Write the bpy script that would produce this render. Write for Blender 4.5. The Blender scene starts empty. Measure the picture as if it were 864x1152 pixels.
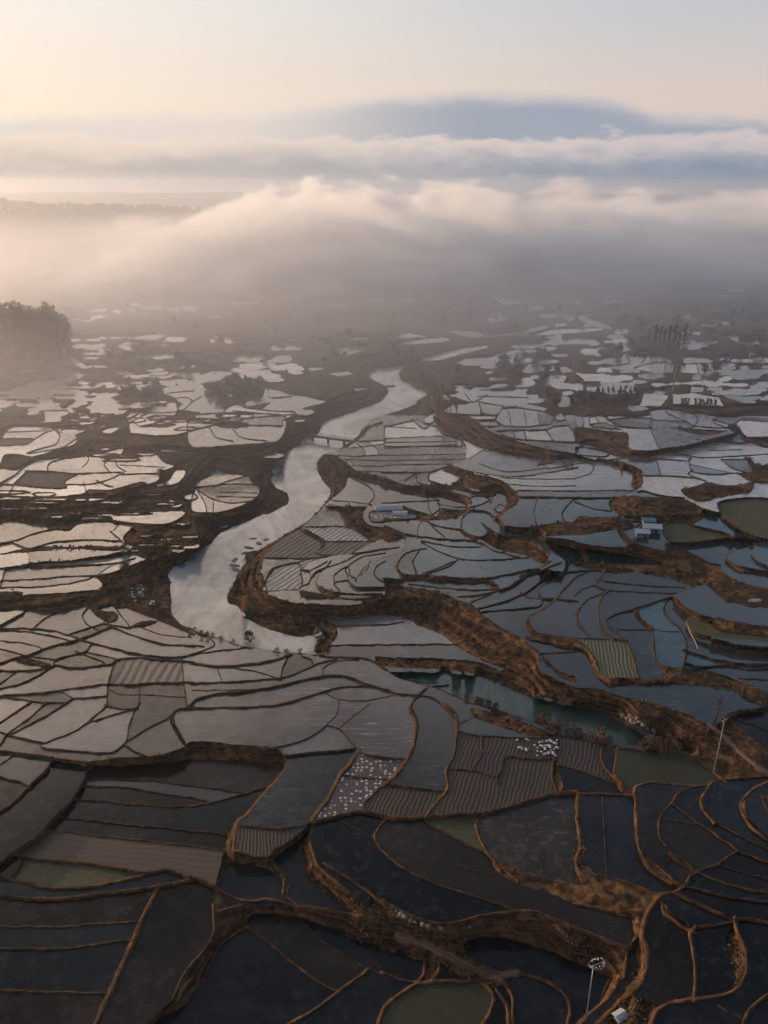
import numpy as np, math
# ---------------------------------------------------------------- camera model (photo 864 x 1152)
F=900.0; CX,CY=432.0,576.0; PITCH=math.radians(22.4); H=100.0
cp,sp=math.cos(PITCH),math.sin(PITCH)
def ground(px,py,z=0.0):
    """point at height z seen at photo pixel (px,py); camera at (0,0,H) looking +Y"""
    x=(px-CX)/F; y=-(py-CY)/F
    dy=cp+y*sp; dz=-sp+y*cp
    t=(z-H)/dz
    return x*t, dy*t, z+0*t
def mpp(py):
    """metres per pixel across, along the ground, at pixel row py"""
    y=-(py-CY)/F
    dz=-sp+y*cp; t=-H/dz
    mx=t/F
    t2=-H/(-sp+(y+1/F)*cp); my=abs((cp+(y+1/F)*sp)*t2-(cp+y*sp)*t)
    return mx,my
X0,X1,Y0,Y1,ST=-164.0,1028.0,326.0,1230.0,0.8
gx=np.arange(X0,X1+.01,ST); gy=np.arange(Y0,Y1+.01,ST)
NX,NY=len(gx),len(gy)
HW={'t':.11,'d':.17,'o':.2,'p':.23,'P':.28,'W':.42,'R':.5}
HT={'t':.12,'d':.25,'o':.3,'p':.3,'P':.38,'W':.42,'R':.12}
def parse(txt):
    items=[];ox=oy=0
    for ln in txt.strip().splitlines():
        p=ln.split()
        if not p: continue
        if p[0]=='@': ox,oy=float(p[1]),float(p[2]); continue
        pts=np.array([[float(v) for v in q.split(',')] for q in p[1:]])
        if len(pts)<2: continue
        items.append((p[0],pts/4+[ox,oy]))
    return items
def smooth(pts,closed=False,step=2.0):
    P=pts
    if closed and np.hypot(*(P[0]-P[-1]))>.1: P=np.vstack([P,P[:1]])
    n=len(P)
    if n<3: 
        Q=P
    else:
        out=[]
        for i in range(n-1):
            p1,p2=P[i],P[i+1]
            p0=P[i-1] if i>0 else (P[-2] if closed else 2*p1-p2)
            p3=P[i+2] if i+2<n else (P[1] if closed else 2*p2-p1)
            L=max(np.hypot(*(p2-p1)),1e-6)
            m1=(p2-p0)*.5; m2=(p3-p1)*.5
            l1=np.hypot(*m1); l2=np.hypot(*m2)
            if l1>L: m1=m1*L/l1
            if l2>L: m2=m2*L/l2
            k=max(1,int(L/step))
            t=np.arange(k)[:,None]/k
            out.append((2*t**3-3*t**2+1)*p1+(t**3-2*t**2+t)*m1+(-2*t**3+3*t**2)*p2+(t**3-t**2)*m2)
        out.append(P[-1:]); Q=np.vstack(out)
    return Q
MX,MY=mpp(gy)
def wob(i,amp=.35):
    return amp
def wave1(t,ph):
    return .5+.22*math.sin(t*.9+ph)+.16*math.sin(t*2.3+ph*1.7)+.12*math.sin(t*.31+ph*2.9)
def stamp_line(nd,pr,code,Q,kind):
    hw0=HW[kind];H00=HT[kind]; ph=Q[0][0]*.37+Q[0][1]*.71
    for i in range(len(Q)-1):
        a,b=Q[i],Q[i+1]
        v=wave1(i*.23,ph); hw=hw0*(.72+.56*v); H0=H00*(.45+.65*wave1(i*.3,ph+4))
        ym=(a[1]+b[1])/2
        if ym<Y0-3: continue
        mx,my=mpp(ym)
        sx=max(hw/mx,.66); sy=max(hw/my,.62)
        R=1.45
        j0=max(0,int((min(a[0],b[0])-R*sx-X0)/ST)); j1=min(NX,int((max(a[0],b[0])+R*sx-X0)/ST)+2)
        i0=max(0,int((min(a[1],b[1])-R*sy-Y0)/ST)); i1=min(NY,int((max(a[1],b[1])+R*sy-Y0)/ST)+2)
        if j0>=j1 or i0>=i1: continue
        xx=(gx[j0:j1][None,:]-a[0])/sx; yy=(gy[i0:i1][:,None]-a[1])/sy
        dx,dy=(b[0]-a[0])/sx,(b[1]-a[1])/sy
        L2=dx*dx+dy*dy+1e-9
        t=np.clip((xx*dx+yy*dy)/L2,0,1)
        d=np.sqrt((xx-t*dx)**2+(yy-t*dy)**2)
        w=nd[i0:i1,j0:j1]
        h=H0*(1-d*d); 
        p=pr[i0:i1,j0:j1]
        np.maximum(p,h,out=p)
        c=code[i0:i1,j0:j1]
        m=(d<w)
        c[m&(d<1.05)]={'t':1,'d':2,'o':2,'p':3,'P':3,'W':4,'R':5}[kind]
        np.minimum(w,d,out=w)
def poly_mask(Q):
    i0=max(0,int((Q[:,1].min()-Y0)/ST)); i1=min(NY,int((Q[:,1].max()-Y0)/ST)+2)
    m=np.zeros((NY,NX),bool)
    x1,y1=Q[:,0],Q[:,1]; x2,y2=np.roll(x1,-1),np.roll(y1,-1)
    for i in range(i0,i1):
        y=gy[i]+1e-4
        s=(y1>y)!=(y2>y)
        xs=np.sort(x1[s]+(y-y1[s])/(y2[s]-y1[s])*(x2[s]-x1[s]))
        for k in range(0,len(xs)-1,2):
            a=int(math.ceil((xs[k]-X0)/ST)); b=int(math.floor((xs[k+1]-X0)/ST))
            m[i,max(0,a):min(NX,b+1)]=True
    return m
def components(free):
    """4-connected components by run merging -> label array (0 = not free)"""
    lab=np.zeros(free.shape,np.int32); par=[0]
    def find(a):
        while par[a]!=a: par[a]=par[par[a]]; a=par[a]
        return a
    prev=[]
    for i in range(free.shape[0]):
        r=np.concatenate([[0],free[i].astype(np.int8),[0]]); d=np.diff(r)
        st=np.where(d==1)[0]; en=np.where(d==-1)[0]; cur=[]; k=0
        for a,b in zip(st,en):
            L=0
            while k<len(prev) and prev[k][1]<=a: k+=1
            q=k
            while q<len(prev) and prev[q][0]<b:
                R=find(prev[q][2])
                if L==0: L=R
                elif L!=R: par[max(L,R)]=min(L,R); L=min(L,R)
                q+=1
            if L==0: par.append(len(par)); L=len(par)-1
            lab[i,a:b]=L; cur.append((a,b,L))
        prev=cur
    m=np.array([find(a) for a in range(len(par))]); lab=m[lab]
    u,inv=np.unique(lab,return_inverse=True)
    return inv.reshape(lab.shape).astype(np.int32)
def pushpull(val,w):
    """fill val where w==0 from its surroundings"""
    if min(val.shape)<=2 or w.min()>0: 
        return np.where(w>0,val,(val*w).sum()/max(w.sum(),1e-9))
    h,wd=val.shape; H2,W2=(h+1)//2,(wd+1)//2
    v=np.zeros((H2*2,W2*2)); ww=np.zeros((H2*2,W2*2)); v[:h,:wd]=val*w; ww[:h,:wd]=w
    vs=v.reshape(H2,2,W2,2).sum((1,3)); ws=ww.reshape(H2,2,W2,2).sum((1,3))
    c=pushpull(np.where(ws>0,vs/np.maximum(ws,1e-9),0),np.minimum(ws,1))
    # bilinear upsample
    yi=(np.arange(h)-.5)/2; xi=(np.arange(wd)-.5)/2
    y0=np.clip(np.floor(yi).astype(int),0,H2-1); x0=np.clip(np.floor(xi).astype(int),0,W2-1)
    y1=np.clip(y0+1,0,H2-1); x1=np.clip(x0+1,0,W2-1)
    fy=np.clip(yi-y0,0,1)[:,None]; fx=np.clip(xi-x0,0,1)[None,:]
    up=(c[y0][:,x0]*(1-fy)+c[y1][:,x0]*fy)*(1-fx)+(c[y0][:,x1]*(1-fy)+c[y1][:,x1]*fy)*fx
    return np.where(w>0,val,up)

DATA='''@ 0 972
P 0,55 120,85 220,105 360,105 500,85 640,50 740,25 800,40 864,65
d 45,55 60,45 90,0 90,-30
P 0,140 120,152 280,153 450,135 640,110 740,95 864,70
d 0,280 250,282 450,268 640,255
d 0,380 280,380 450,358 610,337
d 0,568 200,575 400,580 500,580
W 715,100 640,250 600,350 540,480 500,570 430,720 400,800
d -60,40 0,55
@ 216 972
B 95,190 100,300 60,380 0,450 -50,520 -80,600 -140,650 -200,720 -260,800 -280,800 -230,740 -150,680 -60,640 0,590 40,540 80,450 120,370 180,320 245,285 275,200 230,180 150,210
p 245,285 180,320 120,370 80,450 40,540 0,590 -60,640 -150,680 -230,740 -280,800
p 95,190 100,300 60,380 0,450 -50,520 -80,600
P 0,55 100,100 180,145 250,165 340,160 400,170 480,190 600,205 740,230 864,245
B 130,0 100,100 95,190 150,210 160,190 120,110 150,20
d 105,220 150,205 230,180 280,190
B 280,180 480,190 470,230 430,235 300,215 260,200
B 480,190 600,205 740,230 864,245 920,250 920,400 864,385 780,350 700,330 640,300 540,270 490,235 465,215
t 465,215 490,250 560,325 640,380 710,420 790,470 864,495
d 245,285 320,330 400,400 500,480 600,545 660,575
p 790,475 720,530 660,575 560,650 440,720 360,770
d 864,650 840,700 820,760
B 500,-10 560,-10 640,80 740,150 840,210 864,225 864,240 740,225 660,180 560,100
p 600,0 700,60 800,130 864,180 900,200
d 440,90 430,140 480,185
@ 432 972
d 60,0 140,45 240,90 330,120 440,155 520,180 590,208
t 330,0 440,40 520,55
B 490,-5 560,-5 640,40 740,65 864,95 864,180 780,150 680,120 600,90 530,50
P 0,165 60,205 160,250 260,268 340,262 440,232 560,218 670,213 740,238 864,288
B 0,170 60,210 160,255 260,273 340,267 440,237 560,223 670,218 740,243 864,293 864,430 780,395 680,360 560,325 450,318 380,340 340,365 290,345 200,315 100,280 0,235 -60,230 -60,150
P 340,365 380,335 450,318 560,325 680,360 780,395 864,435
B -60,230 0,235 100,280 200,315 290,345 340,370 400,420 460,460 540,485 600,492 560,520 540,545 480,545 410,520 380,520 300,480 250,450 245,470 225,520 150,530 160,500 185,430 140,430 60,390 0,370 -60,350
R 60,320 180,360 260,402 350,445 440,490 520,512
R 490,500 560,495 600,492
P 600,492 700,515 780,555 825,600 840,650 830,720 825,780
P -20,700 0,650 60,590 150,540 260,525 360,530 420,520 480,570 495,610 470,680 440,730 425,790
P 510,570 545,620 560,680 560,790
P 545,540 575,590 580,660 575,790
d 0,487 80,520 150,532
p 185,440 180,490 155,530
p 250,450 245,490 215,525
@ 648 972
B 0,0 50,0 95,50 80,90 30,95 0,30
t 138,0 138,50
p 95,50 200,75 330,120 380,135 440,125 490,95 520,50 570,25 640,0
B 95,50 200,75 330,120 350,150 300,200 260,190 150,160 50,135 0,95 30,95 80,90
d 0,180 100,200 200,230 260,240
B 0,95 50,135 150,160 260,190 290,205 260,240 200,230 100,200 0,180
p 0,288 80,320 160,350 240,378
B 0,293 80,325 160,355 240,383 225,430 190,510 130,495 60,460 0,430
d 0,435 60,462 130,495 200,512
B 345,130 380,150 330,200 300,290 315,380 318,450 290,520 240,580 220,560 260,520 285,470 265,380 245,300 260,240 300,195
W 385,140 340,190 305,260 300,330 318,400 315,460 290,520 240,580 180,640 100,720 40,790
P 265,340 235,400 220,500
B 200,420 235,400 220,500 190,515 150,580 110,620 130,540 150,500
P 190,515 150,590 90,650 30,700 -20,760
B 240,580 260,580 370,635 350,700 340,800 0,800 100,720 180,640
P 335,800 355,680 400,635 480,615 540,605 640,595 720,560 760,500 768,430 750,350 720,290 715,250
B 715,250 700,280 670,340 690,420 715,490 700,560 740,530 765,470 765,400 745,340 725,290
P 530,605 540,520 530,420 520,340 515,310 535,285
p 385,160 395,210 440,250 500,295 530,310
B 380,160 400,150 430,210 500,260 540,285 510,315 440,270 390,235 380,200
d 540,285 620,275 700,262
p 380,135 440,130 520,165 600,200 700,245 720,250 790,248 864,265 950,290
d 500,100 600,125 700,150 864,170 940,175
B 300,-5 350,-5 400,35 460,75 500,90 480,105 420,80 340,35
d 480,0 560,40 640,75 720,100 800,120 864,128 940,130
t 640,0 740,35 864,68 940,80
t 640,635 700,670 745,695
P 940,560 864,590 820,620 780,660 755,720 745,800
@ 0 792
d 0,80 70,40 130,0
d 200,0 120,75 45,125 0,180
d 300,0 220,45 120,100 45,135
d 0,122 60,145 130,160 190,172
d 480,0 440,45 380,95 290,140 190,178 185,195 320,208 500,218 545,190 570,160 580,100 600,40 625,0
d 380,92 480,55 610,20
t 480,5 560,20 620,15
P -40,205 0,210 120,225 240,240 380,258 530,265
d 864,12 800,25 760,60 680,100 575,165 560,180 600,210 650,228
B 780,40 765,80 800,150 825,190 840,175 815,130 790,80 790,40
B 530,238 650,232 740,220 820,195 864,165 1064,178 1204,190 1254,200 1284,240 1254,295 1194,272 1114,260 964,260 864,258 700,262 540,270 400,268 380,258
P 230,245 215,290 150,350 60,440 0,485
d 0,270 55,235
d 0,325 80,345 125,365
P 365,262 395,280 370,350 320,430 240,515 160,600 80,650 0,710 -40,735
d 395,330 520,340 640,342 740,350 864,370 964,380 1044,392 1104,402
d 370,368 480,372 600,378 700,398 800,412 864,422 950,438
d 330,428 500,440 640,455 760,460 864,458
d 260,508 400,522 560,540 700,552 864,570 1045,590
d 200,568 320,578 480,598 640,615 864,638 1010,660
P 160,600 80,650 72,675 110,690 200,702 330,712 480,730 640,758 740,745
@ 216 792
d 0,18 200,15 320,12 400,0
t 610,90 540,140 470,170 380,190
t 800,0 720,60 665,105
t 610,90 670,115 720,170 745,205
d 415,228 540,215 640,205 740,195
W 745,210 700,280 660,330 620,410 570,480 530,540 450,610 370,665 360,700 390,750
P 420,235 415,290 370,350 300,430 250,490 205,530 190,600 185,660
d 360,365 280,390 200,415 100,440 0,458
d 215,545 300,555 380,560 460,550 530,540
p 190,655 280,685 350,680 370,665
d 745,215 800,230 864,240
d 690,322 770,330 864,340
P 530,535 550,530 640,505 740,485 780,482 864,500 964,512
d 864,360 810,410 775,450 775,480
P 545,530 525,600 540,660 565,720 600,760 700,840
B 500,620 525,600 540,660 565,720 560,740 520,700 485,660
d 864,525 830,570 820,600 850,650 864,665
t 675,528 740,565 815,600
B 195,535 160,600 150,660 130,720 150,720 185,660 190,600
B 148,664 280,688 350,684 375,720 410,760 430,790 430,830 400,860 405,800 350,745 250,715 160,728 130,800 110,800 120,740
@ 432 792
W 120,20 145,80 140,170 110,240 60,310 0,365
d 0,238 90,245
d 20,362 120,372 220,385 275,390
P 275,0 320,40 330,90 325,170 310,240 280,300 290,360 280,390 230,450 190,500
d 330,120 340,90 400,60
d 340,122 420,140 600,150 790,150
B 385,20 420,20 520,40 640,85 770,135 800,150 640,140 500,100 400,55
P 410,0 500,25 600,60 700,95 800,140 864,165
d 440,145 435,230 400,290
d 300,290 400,300 510,325
d 510,350 510,325 530,290 545,240 640,243 770,250
d 765,250 755,330 780,390
B 800,150 795,200 785,280 808,360 800,395 780,395 755,330 770,230 790,160
d 864,295 790,275
W 0,505 100,512 250,503 440,490 560,465 700,420 800,400 864,395
d 190,500 200,540 280,580 380,635 460,670
P 470,490 420,520 415,560 450,640 490,700 540,740 600,790
p 0,665 40,700 80,730
@ 648 792
P 0,155 60,170 120,185 180,195 300,205 480,215 500,230 600,290 670,345
d 120,185 110,240 150,310 200,350 240,380
d 185,195 170,300
B 170,310 200,335 240,365 265,390 240,405 200,395 185,360
d 0,295 80,320 150,350 185,360
P 0,400 120,405 260,408
B 0,400 20,405 25,500 30,600 50,660 30,700 0,740 -10,700 10,640 0,560 -5,470
t 120,420 125,560 135,720
P 260,400 270,370 340,352 440,362 560,368 640,345 740,332 864,325
B 260,390 275,400 285,500 290,620 330,690 370,730 330,740 290,700 265,600 258,480
d 600,360 500,380 450,410 435,440 390,490 370,540 380,600 400,630
t 380,520 460,528 550,540
d 435,445 480,480 560,540 620,580 730,660
P 600,365 570,420 570,470 620,530
B 555,430 580,390 575,450 625,520 620,545 580,500 555,460
d 620,530 740,590 864,650 940,680
d 730,660 680,690 600,745
d 730,660 864,710 940,735
d 370,730 440,790 480,820
B 425,660 520,720 560,760 540,760 500,740 420,680
P 940,310 864,350 800,380 750,430 740,470 790,550 864,610 940,660
B 740,440 765,430 780,500 830,560 864,590 940,645 940,670 864,620 780,560 740,490
d 810,410 864,425 940,440
d 840,430 864,480
R 590,90 650,130 720,200 790,260 864,310 940,360
P 660,90 690,45 760,25 864,10 940,0
d 690,45 760,80 864,115 940,130
@ 0 632
d 0,28 70,22 140,20 300,18 450,10 560,5
d 20,35 10,75
d 0,85 150,78 300,65 430,60
d 0,115 150,112 300,98 400,75 440,60
d 440,60 520,45 600,10 660,-8
d 435,65 460,100 455,120
d 110,150 250,142 400,130 470,125 455,120
B -40,128 0,130 110,135 100,155 60,165 0,165 -40,165
B 90,165 110,170 250,172 400,155 480,135 510,160 510,200 400,205 300,210 150,222 0,228 -40,228 -40,200 0,200 90,200 85,180
P 490,80 500,110 520,160 580,205 660,235 740,270 864,320
B 400,200 440,200 450,215 520,225 535,250 500,272 460,265 420,230
d 395,205 370,240 390,280 440,305
d 510,200 520,205 580,205
B 580,295 640,265 720,265 700,280 600,300
d 520,205 550,250 580,290
d 460,278 520,285 580,298
P 490,285 560,315 640,345 740,370 864,376
t 640,300 740,330 864,340
P -40,300 0,300 130,300 250,312 320,335 400,360 500,385 600,410 700,425 800,428 864,415
d 0,280 50,255 100,228
d 150,298 200,255 260,222
d 320,322 400,295 460,278
d 0,310 100,312 220,330 310,355
d 0,355 100,365 185,388
P -40,465 0,455 80,430 150,410 250,375 350,350 420,325 490,295
d 0,392 60,405 110,420
B 70,435 110,425 200,450 235,460 220,478 150,468 90,455
d 110,422 180,430 250,440
d 410,370 385,400 320,420 250,440 240,468
d 385,405 450,420 520,435
d 345,405 400,425 460,450
P -40,490 0,490 100,488 200,480 250,465 340,478 430,468 510,455 525,440 620,432 720,440 810,445 864,450
d 0,545 40,520 75,492
d 0,570 100,545 180,505 230,475
P -40,603 0,602 150,592 300,575 400,560 480,550 600,552 700,545 820,542 864,542
d 515,450 495,510 485,550 480,600 478,650 430,690 395,720
d 0,605 120,622 200,632 300,632 330,615 420,608 475,602
t 200,590 280,590 330,612
d 300,632 230,680 150,720
d 210,635 160,680 105,720
d 135,632 60,680 0,725
d 820,445 825,540 840,640 840,655
t 490,575 540,595 700,600 830,608
t 625,560 625,620 600,690 590,720
d 478,645 540,660 615,660
t 615,660 500,695 430,720
d 864,655 800,665 775,690 780,720
@ 216 632
B 318,-40 300,50 330,85 325,125 380,160 470,182 600,190 720,190 760,180 600,165 500,150 475,125 560,140 700,160 800,158 864,150 864,105 964,110 1064,125 1134,140 1184,165 1264,190 1314,240 1404,300 1464,330 1504,360 1564,410 1564,480 1624,520 1728,560 1828,570 1968,610 2128,650 2248,690 2288,720 2368,725 2408,690 2448,730 2528,790 2592,840 2700,900 2700,990 2592,960 2468,970 2408,985 2328,930 2228,865 2208,855 2248,840 2108,820 2028,760 1928,720 1858,670 1728,645 1564,610 1464,580 1384,545 1370,500 1404,480 1364,470 1264,425 1184,375 1124,330 1024,290 944,255 864,240 640,240 600,262 640,280 655,320 630,370 620,418 550,410 560,370 600,340 590,320 560,330 480,335 420,325 320,290 250,250 200,200 165,190 160,150 200,80 240,20 240,-40
d 600,262 700,258 780,248
d 650,288 864,282 944,272
d 620,375 864,372 1179,370
P 0,305 60,330 140,355 220,380 300,392 400,408 480,412 560,420 640,428 740,430 800,440 864,482
d 0,415 60,395 100,370 80,345
d 0,375 45,378
d 0,420 100,402 220,390
W 0,455 100,467 200,467 300,455 380,440 440,420
d 435,420 410,470 395,525
p 0,545 150,540 300,530 400,522 470,500 560,460 640,438
d 190,478 280,490 340,510 395,525
t 115,480 135,530
t 0,578 150,578 300,570
P -24,655 0,635 20,615 100,595 250,580 400,555 520,525 600,512 700,515 760,540 820,560 880,575
P -24,658 150,655 300,650 400,640 500,612 600,580 700,562 790,560
d 590,510 590,480 640,448 740,438
d 540,460 535,440 480,415
t 600,590 660,620 760,625 864,610
t 660,620 655,680 630,710 605,730
d 340,130 330,90 345,60 380,25 480,5 490,50 495,100 480,122 340,130
d 495,35 530,40 530,90 490,110
d 530,40 600,0
d 560,85 580,50 620,0
d 640,95 640,60 700,20 710,60 740,75 640,95 660,125
d 740,75 790,30 800,0
p 864,0 830,20 820,60 864,90
B 555,85 575,105 640,128 740,140 864,138 864,152 740,157 620,148 570,125
B 700,75 740,105 864,110 864,132 780,135 720,112
@ 432 632
B -40,425 0,425 100,428 250,432 400,445 500,475 520,500 510,530 450,515 350,500 250,488 100,482 0,475 -40,460
P 0,480 60,520 160,550 240,570 300,600 400,640 500,670
P 280,555 200,565 150,600 125,640 120,670
d 0,578 100,595 200,605 260,640 310,690 335,740
t 0,610 50,598
B 55,10 90,48 200,55 330,68 470,70 480,88 400,92 250,92 120,88 70,95 40,100 0,100 0,70 80,72 50,30
d 130,0 140,40
d 180,50 260,20 310,0
B 470,80 510,98 525,118 490,125 475,100
P 470,72 560,55 640,38 700,25 735,5
d 120,100 200,110 320,122 420,126 500,124
P 340,155 440,148 520,125 580,100 640,60 720,30 790,5
d 400,178 470,150 500,135
d 430,205 520,185 600,155 660,120 720,70 740,40
d 440,225 540,215 640,208 700,198 712,175 690,165 650,160 620,142
P 810,50 760,85 700,120 710,155 760,165 864,175
d 735,30 770,40 864,42
P 864,70 820,110 760,180 700,220 655,245 640,270 660,310 690,325
B 640,250 655,250 670,290 700,315 770,330 864,345 864,395 780,378 700,362 640,350 625,335 690,330 660,310 640,280
d 700,412 780,408 864,400
B 700,415 730,430 780,480 830,505 864,515 864,550 800,525 760,490 715,450
@ 648 632
B 0,0 60,5 130,20 250,15 400,25 480,40 500,110 460,85 380,60 300,50 200,52 140,48 60,30 0,20
B 380,-10 500,0 650,10 660,40 740,90 864,120 940,130 940,215 864,210 760,200 680,180 620,140 570,100 510,110 480,80 490,40 400,20
d 75,35 130,40 120,60 90,100 30,120 0,145
d 0,70 40,50 75,38
d 100,82 200,95 340,108 480,115
d 90,105 150,128 280,135 420,142 440,140
P 570,108 500,130 430,155 340,185 260,210 180,235 140,260 140,285 190,325 230,370 260,430 280,515
d 150,125 100,150 50,170 0,230
P 145,130 110,170 100,240 115,300 160,345
P 50,172 10,220 10,270 45,320 55,335
d -10,345 80,345 155,348 225,352
B -5,350 20,355 60,390 100,450 112,510 90,520 70,450 40,400 -5,385
B 260,215 280,210 300,250 340,290 330,308 300,290 260,245
P 340,295 350,370 360,440 385,475
d 195,305 260,305 340,305
t 340,300 400,312 470,315
P 415,165 395,210 410,250 460,295 490,350 495,400 485,470
B 435,155 455,155 500,200 570,235 680,260 864,290 940,300 940,340 864,330 750,318 640,300 560,260 500,230 450,195
O 570,262 510,250 500,265 510,290 540,318 640,340 740,350 864,362 940,370 940,345 864,333 750,322 640,304
d 510,290 540,340 600,370 700,395 864,412 940,420
d 540,330 640,348 740,372 864,380 940,385
P 490,395 560,420 640,440 740,455 864,460 940,462
d 490,452 560,468 640,465 720,455
d 575,472 680,465 780,480 864,478 940,475
t 500,280 520,330 545,395
B 370,460 430,470 540,480 660,505 760,545 864,590 940,625 940,680 864,650 780,615 700,580 600,570 500,560 400,545 200,565 140,545 100,520 110,512 200,518 300,520 400,515
d 740,525 864,530 940,530
P 664,700 700,680 780,665 864,655 940,640
@ 0 472
o -40,480 0,470 40,445 100,445 110,460 180,460 220,490 250,490 310,495 340,470 440,455 545,460 600,480 570,510 555,535 580,560 635,575 615,605 660,625 600,655 500,690 440,700 435,705
o 660,625 640,645 
P -40,565 0,555 80,540 160,510 240,490
B -40,605 0,600 130,575 250,570 400,568 500,568 550,570 530,590 450,590 300,585 150,595 80,605 0,612 -40,612
d 60,550 130,580
d 130,600 135,640
d 150,575 250,548 400,540 540,545
d 500,505 530,530 560,555
d 510,500 545,465
B -40,662 0,662 100,650 140,640 300,630 450,610 540,592 600,600 500,625 300,640 150,655 140,665 0,672 -40,672
d 140,668 300,658 450,650 540,640 600,625
d 440,700 500,660 600,625
O 440,430 480,420 600,415 740,408 810,405 835,420 800,450 740,470 640,468 540,455 480,440
o -40,200 0,200 20,160 80,155 150,165 290,120 340,90 400,88 430,108 400,135 500,118 560,125 720,135 710,160 740,190 785,210 720,240 715,270 670,290 640,280 560,300 490,318 400,315 380,330 300,345 180,348 60,345 0,335 -40,335
d 0,215 80,225 150,180
P 0,285 60,250 120,205 170,178 300,170 400,155 500,138 490,118
d 215,240 215,205 240,185 400,155
P 120,230 220,232 350,242 540,235 550,245 700,240
t 400,160 395,190 370,215
d 560,125 545,155 480,185 470,205 490,230
d 515,178 530,210 560,228
d 60,290 200,305 300,305 290,280 350,245
d 60,290 90,260 120,232
d 310,290 400,290 500,265 550,240
d 440,275 480,295 500,300
d 380,290 385,312
d 0,290 50,292 50,320 20,345
t 540,205 740,215
O -40,100 0,90 20,60 60,30 150,28 220,30 240,45 200,60 160,85 120,110 60,115 0,118 -40,118
d 0,85 140,85
d 40,55 200,50
O 245,40 270,35 390,45 340,70 350,90 330,115 260,130 150,150 120,150 180,130 250,110 270,75 260,60
O 455,55 490,35 540,35 500,62
O 690,300 720,285 760,270 790,225 830,225 835,245 800,285 730,300
O 755,185 800,155 840,180 790,200
O 750,350 820,380 800,395 755,390 765,370
O 820,345 864,330 890,350 850,362
@ 216 472
O 75,205 150,235 250,250 265,275 300,310 295,345 230,385 130,415 60,418 0,410 0,350 20,310 60,300 0,300 40,265 80,245
d 60,300 150,290 280,292
d 100,300 150,280 240,255
d 30,320 100,360 180,375 270,365
d 65,418 60,380 30,330
d 95,415 95,380
t 120,325 290,330
t 110,345 290,350
d 95,210 95,240 40,268
O 0,-20 410,-20 400,80 330,105 200,112 80,120 0,118 -20,70
d 80,40 110,80 180,95
d 190,50 220,80 330,95
B 110,15 240,10 260,30 200,42 120,38
d 0,45 110,20
d 260,25 400,25
B 355,295 380,300 430,330 435,370 380,415 330,435 340,400 355,370
B 590,160 640,155 700,200 705,260 680,320 620,370 560,430 510,475 440,520 370,570 330,610 310,680 318,720 200,720 230,660 270,610 350,560 440,505 510,465 570,410 620,345 625,310 600,290 560,240 560,200
B 750,75 780,30 864,5 864,20 800,45 770,80 720,115 680,135 660,140 700,110
d 700,110 760,98 864,92
t 690,130 864,110
d 640,160 740,165 864,158
t 680,180 864,185
t 700,205 864,210
t 740,228 864,235
t 720,95 760,120 780,150 770,165
t 790,100 830,130 840,155
B 690,185 740,225 864,258 864,290 760,260 700,225
d 710,255 780,290 815,320 820,350 800,375
d 640,365 720,370 800,380
B 600,385 800,388 830,385 790,400 770,440 800,470 864,490 864,540 800,535 720,485 690,475 665,425 620,405
B 490,480 600,540 590,580 565,595 575,560 530,530 480,500
d 510,482 700,485 800,540
d 595,548 820,548
d 560,600 600,610 720,600 820,550
d 330,622 520,625
d 520,625 480,640 370,665 340,700 330,740
P 520,625 640,612 740,600 864,580
d 490,690 530,640 600,620
d 530,720 560,680 680,640 740,610
d 700,700 690,670 760,620 864,600
d 740,720 780,660 864,625
@ 432 472
B 225,-20 400,-10 460,40 560,80 620,100 740,130 864,150 864,165 740,180 640,170 520,140 440,130 350,90 250,40
t 0,30 140,40
t 0,85 340,70
t 0,104 330,98
t 0,130 330,112
t 0,160 370,155
t 0,185 360,178
t 0,205 300,200
P 0,235 200,235 300,205 400,165 450,135
d 350,90 370,120 370,165
d 130,0 180,40 210,20
P 300,205 400,235 560,255 700,245 864,215
t 520,262 700,268 864,265
t 570,290 700,300 864,297
t 600,318 864,322
P 600,345 864,350
t 440,140 620,150 710,180 690,215
d 740,160 760,190 700,200
t 430,200 560,235 864,200
t 720,175 740,220
t 790,180 830,215
B 300,210 400,240 500,260 560,290 610,340 600,380 560,410 500,460 490,440 540,400 550,350 520,320 500,340 400,310 300,290 340,260 260,235
P 100,270 150,240 210,235
d 145,240 150,280 200,295
P 205,240 200,270 260,290
B 200,285 300,290 400,315 500,340 480,350 380,330 250,310
B 0,255 100,290 210,295 300,320 380,345 395,385 330,370 240,350 130,330 0,290
d 0,375 200,365 240,362
d 200,370 200,400 215,425
d 240,362 250,400 215,428
B 60,380 200,425 240,430 250,400 350,405 390,400 340,440 250,455 100,460 0,462 0,440 150,440
d 380,390 390,350 450,345 480,370
d 250,380 330,395 420,385 480,360
d 500,400 520,380 545,400 530,415 505,412 500,400
P 400,405 355,440 350,490 390,520 410,535
d 400,405 460,410 490,430
B 430,455 470,480 540,520 640,525 680,545 700,570 740,600 740,640 700,640 620,610 520,590 440,545 400,540 380,520 360,500 420,520 460,510
d 550,410 500,450 520,465
B 545,475 650,480 780,460 864,465 864,520 760,522 680,520 600,500
d 690,350 675,420 685,465
P 850,360 800,420 810,455
P 530,455 560,495 650,500
d 150,530 155,480 180,455 250,480 340,492
d 200,460 240,500 265,520
t 330,490 370,530
B 0,475 100,510 165,525 100,535 50,550 0,545
P 160,525 250,535 400,545 440,560
d 175,545 300,570 430,572
d 175,555 240,590 350,628 500,630 640,620
d 440,555 500,590 600,615
d 100,535 90,590 0,620
d 0,585 60,575
P 180,580 100,600 65,640 60,680 80,700
d 155,590 130,640 145,680
d 330,630 280,665 200,690
P 740,640 700,670 620,700
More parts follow.
